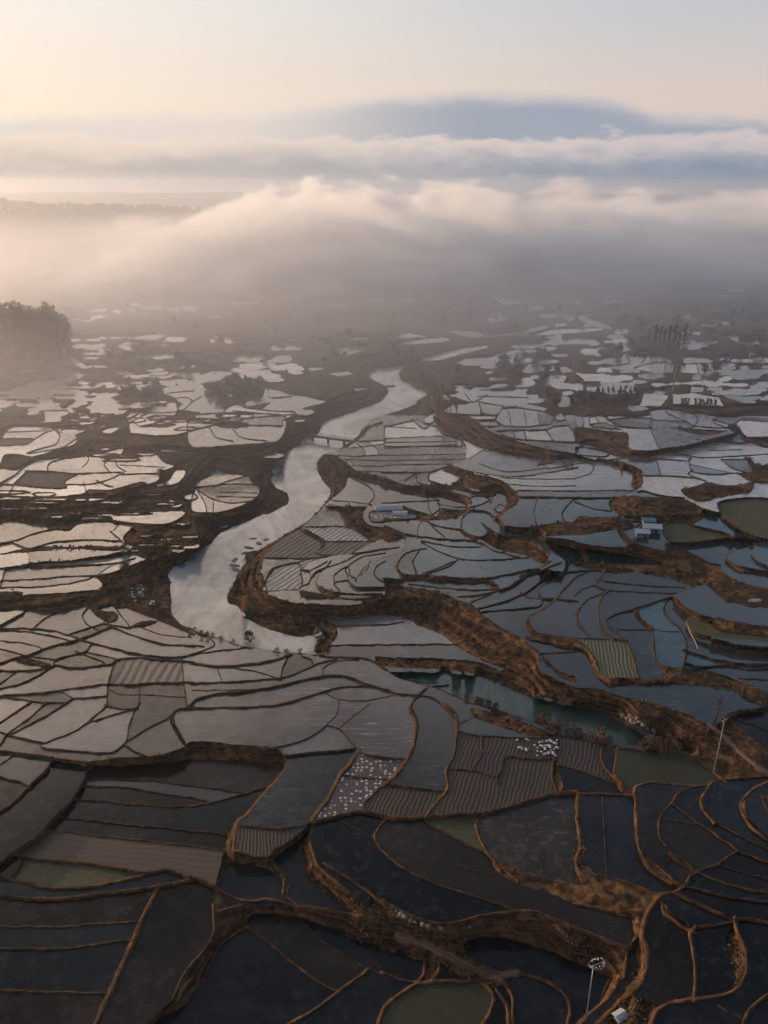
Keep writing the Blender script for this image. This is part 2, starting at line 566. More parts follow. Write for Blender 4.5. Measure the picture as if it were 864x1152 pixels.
B 740,550 760,560 800,610 840,640 825,690 805,680 810,640 760,600 735,575
d 740,600 700,560 670,530
B 680,525 780,530 864,545 864,575 780,555 700,545
@ 648 472
B 0,30 150,50 230,60 240,100 250,130 330,135 400,125 500,110 600,85 700,60 740,50 730,65 600,100 500,125 400,145 300,160 200,170 150,150 60,120 0,110
O 150,85 190,75 225,95 210,112 170,100
O 0,120 100,135 150,150 130,165 50,160 0,150
P 0,155 100,180 200,175 320,170
d 330,30 350,80 375,140
d 150,0 190,30 330,40 340,0
B 370,30 500,35 640,45 690,50 600,75 540,70 450,45
d 620,0 680,20
B 680,25 710,15 740,50 700,55
d 740,40 770,75 864,75
B 770,80 864,75 940,75 940,130 864,130 800,110 760,95
t 540,90 700,100 864,95
d 450,150 560,170 700,165 864,155 940,150
t 600,140 750,135
d 320,170 400,155 520,175 510,185 400,178 320,172
d 510,185 520,230 620,245 720,240
d 520,230 505,245 580,275
t 510,200 700,240
d 660,185 700,215 760,235
d 660,180 750,180
B 755,170 780,170 810,195 860,200 940,200 940,290 864,285 790,280 720,245 740,235 790,230
d 360,175 380,245
d 300,250 400,252 500,258 580,275
B 90,170 200,185 270,210 300,240 300,300 270,320 250,290 250,250 200,215 120,190
t 0,320 150,318 270,318
P 0,350 200,348 240,330 300,320 380,340 480,350
t 0,200 70,195 80,215 60,245 0,262
B 470,315 520,300 600,280 640,290 720,295 800,280 790,320 740,340 640,355 560,370 500,350
B 150,360 240,340 300,345 480,355 550,385 580,420 570,450 530,470 400,455 300,450 200,430 150,400
d 0,370 80,400 150,410
B 0,440 100,435 200,440 270,480 240,490 170,500 120,510 0,520
d 200,450 290,455 270,480
O 390,500 400,470 450,460 560,480 700,520 560,545 450,550 410,540
O 640,370 740,350 864,350 950,360 950,540 864,535 800,520 720,480 650,420
d 550,390 640,415
d 720,485 710,520
d 430,550 560,548 700,525 780,530 860,540
B 170,480 200,475 250,540 330,570 400,590 390,560 420,550 500,590 600,640 660,660 640,720 560,740 480,700 400,640 300,620 220,600 100,580 0,570 0,550 100,565 220,570 190,520
B 30,590 60,620 120,645 250,650 400,655 500,690 480,730 300,690 140,695 60,660 30,630
P 130,680 100,720
P 860,545 760,580 680,605 675,625 720,655 864,680 940,690
B 675,620 740,660 864,690 940,700 940,715 864,705 740,685 690,650
d 800,580 790,600 830,640 864,655
d 0,680 80,675
@ 0 312
F 0,430 60,440 50,450 0,455
F 5,520 100,505 200,490 320,495 250,508 200,520 60,532
F 90,455 150,455 130,468
F 170,460 260,470 310,490 200,490 110,498 120,478
F 330,535 380,515 435,512 370,530 395,550 340,555
F 410,548 500,546 548,555 500,558
F 512,495 540,490 570,500 540,507
F 622,470 690,465 690,480 640,488
F 130,590 150,590 150,612 132,608
F 195,600 300,598 315,610 270,650 175,655 200,640
F 305,645 350,608 450,610 455,630 400,650
F 550,635 600,595 630,608 590,630
F 530,268 600,262 715,248 750,262 700,282 620,278
F 730,290 760,265 850,268 820,290
F 365,310 470,300 475,312
F 375,345 430,340 420,350
F 615,400 640,390 670,400 630,406
F 690,400 740,382 760,385 720,402
F 690,355 745,352 760,365 690,368
F 600,345 620,350 610,360
F 800,378 850,366 850,374
F 360,150 470,138 480,150 400,156
F 640,140 720,130 730,144
F 820,140 864,128 864,150
F 750,147 800,135 800,150
F 580,120 650,120 600,128
F 430,682 470,660 475,670 440,684
F 245,675 290,675 270,700
F 585,700 580,655 640,625 680,605 680,568 790,560 800,595 780,632 864,640 960,655 990,640 1000,655 880,685 800,708 700,712
d 590,640 640,670 780,628
d 680,608 780,605
F 730,500 800,490 900,480 900,520 950,560 1000,590 960,600 870,600 800,590 830,570 790,545 770,530
d 780,545 840,540 864,560 820,600
d 864,560 900,540
d 760,520 864,510
@ 216 312
F 150,590 200,570 250,590 330,600 460,605 470,620 410,640 400,670 300,668 180,660 120,645 140,610
d 200,640 330,625 460,615
d 190,600 300,610
F 240,560 320,540 330,500 380,510 440,530 520,540 600,560 520,580 460,600 360,598 320,590 360,560 260,572
d 345,510 350,540 440,535
F 40,545 90,540 140,575 80,595 50,575
F 50,378 110,368 90,384
F 185,362 270,355 260,368
F 215,395 350,382 380,395 300,412 220,408
F 340,374 450,365 440,378 360,384
F 260,430 350,430 370,440 330,447
F 390,400 440,390 480,395 420,407
F 430,424 480,418 500,430 460,437
F 320,308 400,312 500,318 480,326 350,322
F 515,408 600,410 540,418
F 620,434 700,420 725,435 660,445
F 730,497 790,500 740,509
F 620,315 700,300 800,298 840,308 760,330 680,355 660,335
d 690,305 720,320 800,315
F 530,275 560,268 560,282
F 570,277 650,268 620,282
F 640,262 690,256 690,268
F 720,265 800,260 790,280 725,280
F 65,275 115,272 90,284
F 145,270 170,275 180,295 150,298
F 350,242 400,240 380,252
F 0,135 30,140 10,155
F 80,178 130,172 110,186
F 200,150 270,140 270,154
F 300,198 375,196 330,205
F 150,117 330,110 300,123
F 435,215 460,210 460,220
F 620,115 690,125 680,138 640,130
F 690,97 740,95 720,104
F 780,97 864,95 864,108 790,107
F 800,182 850,182 830,190
F 170,82 195,82 180,91
F 250,82 290,80 260,90
F 0,455 100,425 160,430 130,460 60,475 0,470
F -20,500 0,495 50,500 40,530 10,555 40,600 0,600 -30,560
@ 432 312
F 290,243 400,248 480,260 560,250 640,240 660,230 745,220 700,240 600,258 440,270 360,262
F 660,257 760,240 864,236 1030,232 864,246 740,260
F 735,275 800,260 760,277
F 565,310 620,300 700,285 864,275 960,290 864,300 740,300 660,318 600,320
F 400,105 450,102 460,115
F 500,97 560,95 630,105 600,120 540,125
F 650,132 690,123 725,135 700,150 660,148
F 470,167 520,163 530,177
F 695,172 800,158 864,168 864,185 830,198 815,180 740,180
F 20,300 80,285 200,275 300,278 250,292 120,302
F 25,260 110,250 200,268 90,272
F 85,103 130,102 110,110
F 0,100 25,98 20,108
F 325,375 380,355 500,350 525,370 500,390 400,398 340,395
F 430,402 530,385 560,400 450,412
F 500,345 590,330 590,345 520,352
F 565,375 630,375 640,387 570,387
F 450,427 480,418 495,425 470,435
F 675,395 720,395 790,405 780,420 680,412
F 790,402 830,405 850,425 800,428
F 750,485 800,478 864,485 860,500 780,500
F 750,350 830,348 800,358
F 600,477 650,480 640,490
F 545,27 640,20 640,30 560,39
F 255,530 280,528 300,550 280,555
F 300,525 360,512 500,508 640,512 640,572 530,578 540,600 500,615 470,612 430,600 430,615 270,605 310,575 400,565 340,545
d 430,535 640,540
d 370,530 400,560 460,530
d 430,560 530,578
d 430,575 440,612
F 500,640 530,590 600,585 700,600 770,620 750,660 640,672 540,668
t 560,600 570,660
t 630,600 640,665
t 690,605 700,660
F 180,635 230,605 245,620 220,655 185,655
F 380,622 500,622 500,640 400,640
F 400,647 500,647 525,665 480,674 430,665
F 600,582 640,574 730,590 720,602
F 755,615 800,610 820,640 780,645
F 780,545 830,540 840,580 785,582
F 505,690 600,685 740,685 760,670 830,665 864,700 864,740 760,735 640,730 560,720
d 580,688 590,725
d 630,686 640,728
d 730,686 760,730
F 0,672 150,640 180,660 230,665 260,700 350,730 350,760 0,760
F 390,640 500,640 520,668 420,668
V -294,720 -274,660 -224,630 -124,600 0,555 0,545 20,515 0,485 -44,465 -72,440 -54,415 0,400 130,375 200,350 330,322 460,308 465,316 330,350 240,375 200,375 130,385 80,410 70,440 100,470 190,520 150,555 140,570 60,600 0,618 -64,650 -104,690 -114,710 -149,740 -184,765 -224,790 -274,800 -304,840 -304,880 -264,930 -239,950 -244,985 -294,1050 -354,1105 -424,1145 -514,1200 -594,1250 -634,1300 -664,1360 -704,1430 -699,1470 -664,1480 -614,1530 -544,1570 -444,1605 -384,1615 -304,1610 -274,1600 -264,1620 -304,1650 -314,1690 -300,1708 -400,1694 -500,1680 -600,1664 -680,1650 -760,1620 -900,1560 -950,1510 -960,1420 -958,1370 -960,1330 -948,1310 -864,1240 -804,1210 -714,1150 -584,1090 -484,1055 -429,1010 -434,970 -484,940 -499,905 -464,890 -444,850 -464,870 -494,880 -504,840 -464,805 -374,760 -364,735 -304,720
V 20,1775 100,1770 350,1782 520,1810 520,1825 600,1860 700,1895 864,1925 994,1955 1064,2000 1164,2050 1244,2100 1384,2120 1364,2135 1120,2110 1000,2100 864,2078 700,2020 500,1952 400,1920 300,1880 240,1852 160,1830 60,1800
@ 648 312
F 105,375 230,360 380,350 420,375 440,390 430,425 360,430 280,410 200,418 150,405 170,395
d 230,360 240,385 160,400
d 270,405 350,385 440,388
d 320,355 300,380
F 485,365 520,352 570,358 600,375 640,385 620,415 560,430 475,425 480,395
d 480,390 640,385
d 540,385 550,425
F 620,425 660,388 700,405 680,425
F 680,440 740,448 850,435 800,454 720,457
F 740,405 770,400 785,420 750,425
F 290,575 310,525 415,530 410,545 380,575
F 520,490 575,495 570,515 520,515
F 440,530 520,520 640,540 660,575 560,572 440,565
F 670,535 700,528 760,540 810,562 750,562
F 110,490 260,490 270,520 180,525 115,515
F 0,480 30,482 30,505 0,508
F 50,495 95,495 90,510 50,510
F 230,577 300,578 330,590 260,602 230,592
F 60,628 90,628 105,655 60,660
F 0,620 30,625 40,660 20,682 0,680
F 285,605 400,588 520,610 560,610 640,620 864,640 940,645 940,740 864,740 800,740 740,690 720,660 690,680 530,670 500,650 340,640 330,610
d 400,588 410,610 500,650
d 520,610 550,640 530,668
d 640,622 620,650 690,680
d 720,655 740,640 864,650
F 140,640 250,630 340,635 335,680 220,672
F 60,662 130,652 200,685 80,672
F 100,620 150,617 140,630
F 660,260 740,262 864,268 864,282 860,300 740,300
F 465,240 570,240 560,254 480,254
F 440,160 480,150 520,170 490,182
F 310,214 400,180 390,200 340,214
F 500,147 570,135 560,160 520,165
F 0,170 20,165 170,232 100,225 20,190
F 0,285 120,290 100,302 0,300
F 20,335 40,320 100,320 90,345 50,350
F 130,420 160,415 160,430
F 0,430 70,445 40,457
F 10,165 80,163 80,176
F 650,47 740,45 760,62 700,64
F 280,62 330,60 300,71
F 640,82 700,80 690,90
F 655,122 700,120 690,128
F 780,490 820,492 810,500
@ 432 472
O -60,415 0,410 130,420 150,440 0,458 -60,455
@ 216 632
P -12,328 -2,312 6,302
P -4,318 8,306
'''
ELEV='''60,700,1.2 170,700,1.2 100,760,1 60,800,.9 200,770,.8 300,745,.7 330,800,.8 100,835,.8 160,830,.8 460,850,.4 420,800,.6 20,830,.7
60,900,-.8 20,880,-.6 200,870,-2.2 150,900,-2.2 180,925,-2.3 150,950,-2.4 130,965,-2.4 300,900,-.9 280,955,-1.1
20,975,-2.6 60,985,-2.8 60,1030,-3 60,1130,-3.2 190,1080,-3.2 283,985,-3.6 330,970,-2.2
310,1100,-4.5 350,1060,-4.5 420,1130,-4.8 385,1045,-5 420,1090,-4.9 550,1010,-.9 450,960,-.8 480,1010,-.9 390,890,-.4 400,865,-.4 480,850,.1 540,870,.3 600,860,.3 480,890,0
650,860,.9 650,880,.9 720,860,1.3 600,930,-.2 548,915,-.6 670,920,.9 700,930,.9 740,920,2 760,930,2 790,900,2.8 830,900,3.6 855,900,4.6 850,860,3
700,1040,-1 640,1020,-1 800,960,2.4 830,990,2 750,1015,.3 740,1080,-1.2 790,1080,-1.2 850,1060,.8 820,1130,-1.2 850,1140,-1 500,1130,-4.4 570,1130,-4.2 590,1080,-4 640,1100,-4
450,710,.8 450,735,.6 760,775,.4 700,765,.4 820,790,.6 850,800,.8 640,740,2.2 620,700,4 600,680,4.2 520,665,4.2 700,710,3.6 690,730,3.6 740,700,4.2 760,730,4.2 720,660,4.6 780,665,5 700,640,4.8 800,700,3.8 850,730,3 850,745,2.6 830,715,3.4
800,660,5.8 850,690,5.5 850,670,6 850,650,8 520,640,5.8 470,630,6 420,650,4.8 350,645,3.6 320,660,3 340,620,3.2 480,620,6 560,600,7 560,620,6.4 640,620,6 700,630,6.6 700,615,7.4 690,600,8 730,600,8
400,590,4.6 370,600,3.6 450,580,5 410,570,4.2 600,570,8.5 700,560,9 640,585,7.6 400,560,3.6 480,540,6.5 450,500,6.5 470,520,6.5 500,520,7.5 560,520,8 620,540,9 600,500,10.5 700,525,11 740,545,10 790,570,9 780,600,8.4 840,570,9 800,610,8 850,630,8
740,500,11.5 800,520,11 850,510,11 700,480,13 850,480,13 620,480,12.5 580,470,12.5 540,455,12 500,450,11
60,650,3.6 100,660,3 60,620,4.6 60,635,4 100,600,5.6 160,580,6.5 40,590,6 100,530,9 170,530,9 50,560,8.5 60,500,11 20,500,11 250,540,5 260,560,4.6 230,520,7 270,490,9.5 330,470,10.5 170,480,11 100,480,11.5 350,455,11 270,450,12 210,470,11
60,690,1.8 170,680,1.4 110,685,1.6 130,695,1.4
100,440,14 300,430,13 560,400,11 700,430,14 850,430,15 430,370,12 200,380,14 700,380,13 100,350,14 400,340,13 800,350,14 -50,500,12 -50,650,4 -50,800,1 -50,950,-2 -50,1100,-3.2 910,500,13 910,640,9 910,800,1 910,1000,2.6
'''
import bpy, random
C=bpy.context.scene
col=C.collection
R=math.radians
random.seed(7); RNG=np.random.RandomState(11)
def tag(o,label=None,cat=None,group=None,kind=None):
    if label: o['label']=label
    if cat: o['category']=cat
    if group: o['group']=group
    if kind: o['kind']=kind
    return o
# ---------------------------------------------------------------- noise helpers
def vnoise(x,y,s,seed=0):
    x=np.asarray(x)/s; y=np.asarray(y)/s
    xi=np.floor(x).astype(np.int64); yi=np.floor(y).astype(np.int64); fx=x-xi; fy=y-yi
    fx=fx*fx*(3-2*fx); fy=fy*fy*(3-2*fy)
    def h(a,b):
        n=(a*374761393+b*668265263+seed*1442695041)&0x7fffffff
        n=((n^(n>>13))*1274126177)&0x7fffffff
        return ((n^(n>>16))&0xffff)/65535.0
    return (h(xi,yi)*(1-fx)+h(xi+1,yi)*fx)*(1-fy)+(h(xi,yi+1)*(1-fx)+h(xi+1,yi+1)*fx)*fy
# ---------------------------------------------------------------- node helpers
class NT:
    def __init__(s,name,world=False):
        if world: s.m=bpy.data.worlds.new(name)
        else: s.m=bpy.data.materials.new(name)
        s.m.use_nodes=True; s.t=s.m.node_tree; s.n=s.t.nodes; s.n.clear()
    def N(s,ty,ins={},**kw):
        n=s.n.new(ty)
        for k,v in kw.items(): setattr(n,k,v)
        for k,v in ins.items(): s.I(n,k,v)
        return n
    def I(s,n,k,v):
        sock=n.inputs[k]
        if isinstance(v,bpy.types.NodeSocket): s.t.links.new(v,sock)
        elif isinstance(v,bpy.types.Node): s.t.links.new(v.outputs[0],sock)
        else:
            if hasattr(sock.default_value,'__len__') and hasattr(v,'__len__') and len(sock.default_value)==4 and len(v)==3: v=(*v,1)
            sock.default_value=v
    def math(s,op,a,b=None,c=None,clamp=False):
        n=s.n.new('ShaderNodeMath'); n.operation=op; n.use_clamp=clamp
        for i,v in enumerate((a,b,c)):
            if v is not None: s.I(n,i,v)
        return n.outputs[0]
    def mix(s,f,a,b,blend='MIX'):
        n=s.n.new('ShaderNodeMix'); n.data_type='RGBA'; n.blend_type=blend
        s.I(n,0,f); s.I(n,6,a); s.I(n,7,b); return n.outputs[2]
    def ramp(s,f,stops,interp='LINEAR'):
        n=s.n.new('ShaderNodeValToRGB'); s.I(n,0,f); r=n.color_ramp; r.interpolation=interp
        while len(r.elements)<len(stops): r.elements.new(.5)
        for e,(p,c) in zip(r.elements,stops):
            e.position=p; e.color=(*c,1) if hasattr(c,'__len__') else (c,c,c,1)
        return n.outputs[0]
    def smooth(s,v,a,b,lo=0.,hi=1.):
        n=s.n.new('ShaderNodeMapRange'); n.interpolation_type='SMOOTHSTEP'
        for k,x in zip(range(5),(v,a,b,lo,hi)): s.I(n,k,x)
        return n.outputs[0]
    def noise(s,vec,scale,detail=3,rough=.55,**kw):
        return s.N('ShaderNodeTexNoise',{'Vector':vec,'Scale':scale,'Detail':detail,'Roughness':rough,**kw}).outputs[0]
    def pos(s): return s.N('ShaderNodeNewGeometry').outputs['Position']
    def xyz(s,v): return s.N('ShaderNodeSeparateXYZ',{0:v}).outputs
    def vmul(s,v,k):
        return s.N('ShaderNodeVectorMath',{0:v,1:k},operation='MULTIPLY').outputs[0]
    def vadd(s,v,k):
        return s.N('ShaderNodeVectorMath',{0:v,1:k},operation='ADD').outputs[0]
    def bump(s,h,st,d=.1,nrm=None):
        n=s.N('ShaderNodeBump',{'Height':h,'Strength':st,'Distance':d})
        if nrm is not None: s.I(n,'Normal',nrm)
        return n.outputs[0]
    def out(s,sh,vol=None):
        o=s.N('ShaderNodeOutputMaterial')
        if sh is not None: s.I(o,'Surface',sh)
        if vol is not None: s.I(o,'Volume',vol)
        return s.m
def principled(t,colr,rough,bump=None,spec=.5,metal=0.,ior=None,**kw):
    b=t.N('ShaderNodeBsdfPrincipled',{'Base Color':colr,'Roughness':rough,'Specular IOR Level':spec,'Metallic':metal})
    if bump is not None: t.I(b,'Normal',bump)
    if ior: t.I(b,'IOR',ior)
    for k,v in kw.items(): t.I(b,k,v)
    return b.outputs[0]
def mat_simple(name,c,rough=.7,var=.35,scale=3.,bump=.3,metal=0.):
    t=NT(name); p=t.pos(); n=t.noise(p,scale,4)
    cc=t.mix(n,tuple(v*(1-var) for v in c),tuple(min(1,v*(1+var)) for v in c))
    return t.out(principled(t,cc,rough,t.bump(n,bump,.05),metal=metal))
# ---------------------------------------------------------------- materials
def mat_soil():
    t=NT('bank_soil'); p=t.pos(); att=t.N('ShaderNodeAttribute',attribute_name='road').outputs['Fac']
    zz=t.math('ADD',t.xyz(p)[2],t.math('MULTIPLY',t.noise(p,.15,3),1.6))
    pth=t.smooth(t.math('SINE',t.math('MULTIPLY',zz,5.2)),.72,.95)
    dk=t.N('ShaderNodeAttribute',attribute_name='dike').outputs['Fac']
    n1=t.noise(p,.12,5,.6); n2=t.noise(p,.9,6,.65); n3=t.noise(p,4.5,3,.6)
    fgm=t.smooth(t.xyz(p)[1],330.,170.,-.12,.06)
    soil=t.mix(t.smooth(n2,.3,.7),(.018,.0115,.009),(.055,.03,.02))
    dry=t.mix(n3,(.13,.07,.029),(.27,.145,.06))
    c=t.mix(t.smooth(t.math('ADD',n1,fgm),.45,.62),soil,t.mix(t.smooth(n2,.38,.78),soil,dry))
    scrub=t.mix(n3,(.02,.017,.01),(.06,.04,.02))
    c=t.mix(t.math('MULTIPLY',t.smooth(t.noise(p,.35,5,.7),.5,.66),.8),c,scrub)
    dc=t.mix(t.smooth(n2,.35,.7),(.04,.022,.014),(.16,.082,.04))
    dc=t.mix(t.smooth(t.noise(p,.22,4,.6),.45,.7),dc,(.03,.026,.014))
    c=t.mix(t.math('MULTIPLY',dk,.75),c,dc)
    rd=t.mix(n3,(.09,.055,.042),(.19,.125,.098))
    c=t.mix(t.math('MULTIPLY',pth,t.math('SUBTRACT',.55,t.math('MULTIPLY',dk,.55))),c,t.mix(n3,(.1,.058,.032),(.2,.125,.07)))
    c=t.mix(att,c,rd)
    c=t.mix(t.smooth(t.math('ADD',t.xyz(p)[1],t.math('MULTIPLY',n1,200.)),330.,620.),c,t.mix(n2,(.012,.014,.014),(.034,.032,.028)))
    slope=t.xyz(t.N('ShaderNodeNewGeometry').outputs['Normal'])[2]
    b=t.bump(t.math('ADD',n2,t.math('MULTIPLY',n3,.5)),.85,.3)
    return t.out(principled(t,c,.92,b,spec=.15))
def mat_water(name,mud,rough=.06,rip=.012,tint=(1,1,1),mudn=.5,ior=1.36,scum=.6,sc=(.05,.042,.034),streak=.8):
    t=NT(name); p=t.pos()
    big=t.noise(p,.045,4,.6,Distortion=.6); fine=t.noise(p,.6,5,.65)
    oi=t.N('ShaderNodeObjectInfo').outputs['Random']
    k=t.math('ADD',t.math('MULTIPLY',big,.7),t.math('MULTIPLY',oi,.5))
    mid=t.noise(p,.22,5,.65,Distortion=1.)
    k=t.math('ADD',k,t.math('MULTIPLY',t.math('SUBTRACT',mid,.5),.7))
    c=t.mix(t.smooth(k,.3,.9),tuple(v*.5 for v in mud),tuple(v*1.6 for v in mud))
    c=t.mix(t.math('MULTIPLY',t.smooth(fine,.5,.72),scum),c,sc)
    rr=t.math('ADD',rough,t.math('MULTIPLY',t.smooth(t.math('ADD',t.math('MULTIPLY',fine,.5),t.math('MULTIPLY',big,.6)),.45,.7),rough*2.2))
    st=t.noise(t.vmul(p,(.16,2.2,1.)),1.,4,.7,Distortion=.4)
    stm=t.math('MULTIPLY',t.smooth(st,.5,.68),t.smooth(t.noise(p,.05,2),.42,.6))
    c=t.mix(t.math('MULTIPLY',stm,streak),c,tuple(v*1.8+.006 for v in mud)); rr=t.math('ADD',rr,t.math('MULTIPLY',stm,.25*streak))
    rp=t.noise(t.vmul(p,(1.,1.6,1.)),1.8,3,.6)
    return t.out(principled(t,c,rr,t.bump(rp,.5,rip),ior=ior,**{'Specular Tint':(*tint,1)}))
def mat_river(name,mud):
    t=NT(name); p=t.pos()
    w=t.noise(t.vmul(p,(1.,.6,1.)),.05,7,.72,Distortion=2.2); f=t.noise(p,.7,5,.7)
    c=t.mix(t.smooth(w,.32,.68),tuple(v*.5 for v in mud),tuple(v*1.35 for v in mud))
    s=t.smooth(t.noise(p,.02,5,.6,Distortion=2.),.48,.62)
    rr=t.math('ADD',.12,t.math('MULTIPLY',s,.16))
    b=t.bump(t.math('ADD',t.math('MULTIPLY',w,2.),f),.6,.06)
    return t.out(principled(t,c,rr,b,ior=1.5))
def mat_rows(name,c1,c2,ang,period,rough=.75,wet=.5,bumpd=.12,distort=1.2):
    """cultivated rows; ang in degrees from +X"""
    t=NT(name); p=t.pos()
    nz=t.N('ShaderNodeTexNoise',{'Vector':p,'Scale':.16,'Detail':4.,'Roughness':.6}).outputs['Color']
    pw=t.vadd(p,t.vmul(t.vadd(nz,(-.5,-.5,-.5)),(1.8,1.8,0.)))
    mp=t.N('ShaderNodeMapping',{'Vector':pw,'Rotation':(0,0,R(-ang-90))})
    w=t.N('ShaderNodeTexWave',{'Vector':mp.outputs[0],'Scale':1/period*.314*1.0,'Distortion':distort,'Detail':4.,'Detail Scale':.35,'Detail Roughness':.7},wave_type='BANDS',bands_direction='X').outputs[1]
    n=t.noise(p,1.3,5,.65); g=t.noise(p,.12,3)
    m=t.smooth(t.math('ADD',w,t.math('MULTIPLY',t.math('SUBTRACT',n,.5),1.5)),.25,.8)
    c=t.mix(m,c1,c2); c=t.mix(t.math('MULTIPLY',g,.6),c,tuple(v*.6 for v in c1))
    rr=t.mix(m,(wet,)*3,(rough,)*3)
    return t.out(principled(t,c,rr,t.bump(t.math('ADD',w,t.math('MULTIPLY',n,.4)),.8,bumpd)))
def mat_dots(name,base,dot,scale,thr=.3):
    t=NT(name); p=t.pos()
    v=t.N('ShaderNodeTexVoronoi',{'Vector':p,'Scale':scale,'Randomness':.55})
    n=t.noise(p,.8,4)
    d=t.math('SUBTRACT',1.,t.smooth(v.outputs['Distance'],thr*.6,thr))
    keep=t.smooth(t.xyz(v.outputs['Color'])[0],.25,.35)
    c=t.mix(t.math('MULTIPLY',d,keep),t.mix(n,tuple(x*.6 for x in base),base),dot)
    return t.out(principled(t,c,.6,t.bump(d,.6,.1)))
def mat_grass(name,a,b,sc=1.2):
    t=NT(name); p=t.pos(); n=t.noise(p,sc,6,.7); g=t.noise(p,.08,4)
    c=t.mix(t.smooth(n,.3,.7),a,b); c=t.mix(t.math('MULTIPLY',t.smooth(g,.4,.7),.5),c,tuple(v*1.1 for v in a))
    return t.out(principled(t,c,.8,t.bump(n,.8,.12)))
M={}
M['soil']=mat_soil()
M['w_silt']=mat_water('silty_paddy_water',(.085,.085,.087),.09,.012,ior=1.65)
M['w_mud']=mat_water('muddy_paddy_water',(.05,.045,.043),.16,.03,ior=1.5,scum=.6,streak=.8)
M['w_clear']=mat_water('clear_paddy_water',(.022,.026,.03),.05,.008,ior=1.55)
M['w_teal']=mat_water('teal_paddy_water',(.02,.045,.056),.09,.012,ior=1.6,scum=.25,sc=(.03,.05,.04))
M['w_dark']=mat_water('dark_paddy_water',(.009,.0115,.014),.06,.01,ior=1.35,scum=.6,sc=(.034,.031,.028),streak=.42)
M['w_brown']=mat_water('brown_paddy_water',(.011,.0095,.009),.1,.015,ior=1.33,scum=.35,sc=(.028,.022,.018),streak=.2)
M['w_speck']=mat_water('stubbly_paddy_water',(.03,.03,.03),.12,.03,ior=1.36,scum=1.,sc=(.1,.06,.045))
M['river']=mat_river('river_water',(.33,.325,.31))
M['pool']=mat_river('pool_water',(.035,.06,.058))
M['bright']=mat_water('glare_paddy_water',(.24,.22,.2),.1,.008,ior=1.95,scum=.15)  # sky glare put into the mud colour, with a raised IOR
# ---------------------------------------------------------------- field network
items=parse(DATA)
nd=np.full((NY,NX),9.0); pr=np.full((NY,NX),-9.0); code=np.zeros((NY,NX),np.int8)
bank=np.zeros((NY,NX),bool); fm=np.zeros((NY,NX),bool); riv=np.zeros((NY,NX),bool); pool=np.zeros((NY,NX),bool)
nV=0
def extend(p,kind):
    p=[np.array(q,float) for q in p]
    for end in (0,1):
        a,b=(p[0],p[1]) if end==0 else (p[-1],p[-2])
        d=a-b; d=d/max(np.hypot(*d),1e-6); q=None
        if a[0]<4 and d[0]<-.15: q=a+d*min(190,(a[0]-X0+4)/max(-d[0],.2))
        elif 860<a[0] and d[0]>.15: q=a+d*min(190,(X1+4-a[0])/max(d[0],.2))
        elif a[1]>1146 and d[1]>.2: q=a+d*min(110,(Y1+4-a[1])/max(d[1],.2))
        elif kind in 'dopPW': q=a+d*2.2
        if q is not None:
            if end==0: p=[q]+p
            else: p=p+[q]
    return np.array(p)
def rag(p):
    """straight-edged outline with a little unevenness"""
    P=np.vstack([p,p[:1]]); out=[]
    for a,b in zip(P[:-1],P[1:]):
        L=np.hypot(*(b-a)); k=max(1,int(L/4)); t=np.arange(k)[:,None]/k
        out.append(a+(b-a)*t)
    Q=np.vstack(out); return Q+(RNG.rand(*Q.shape)-.5)*[1.2,.5]
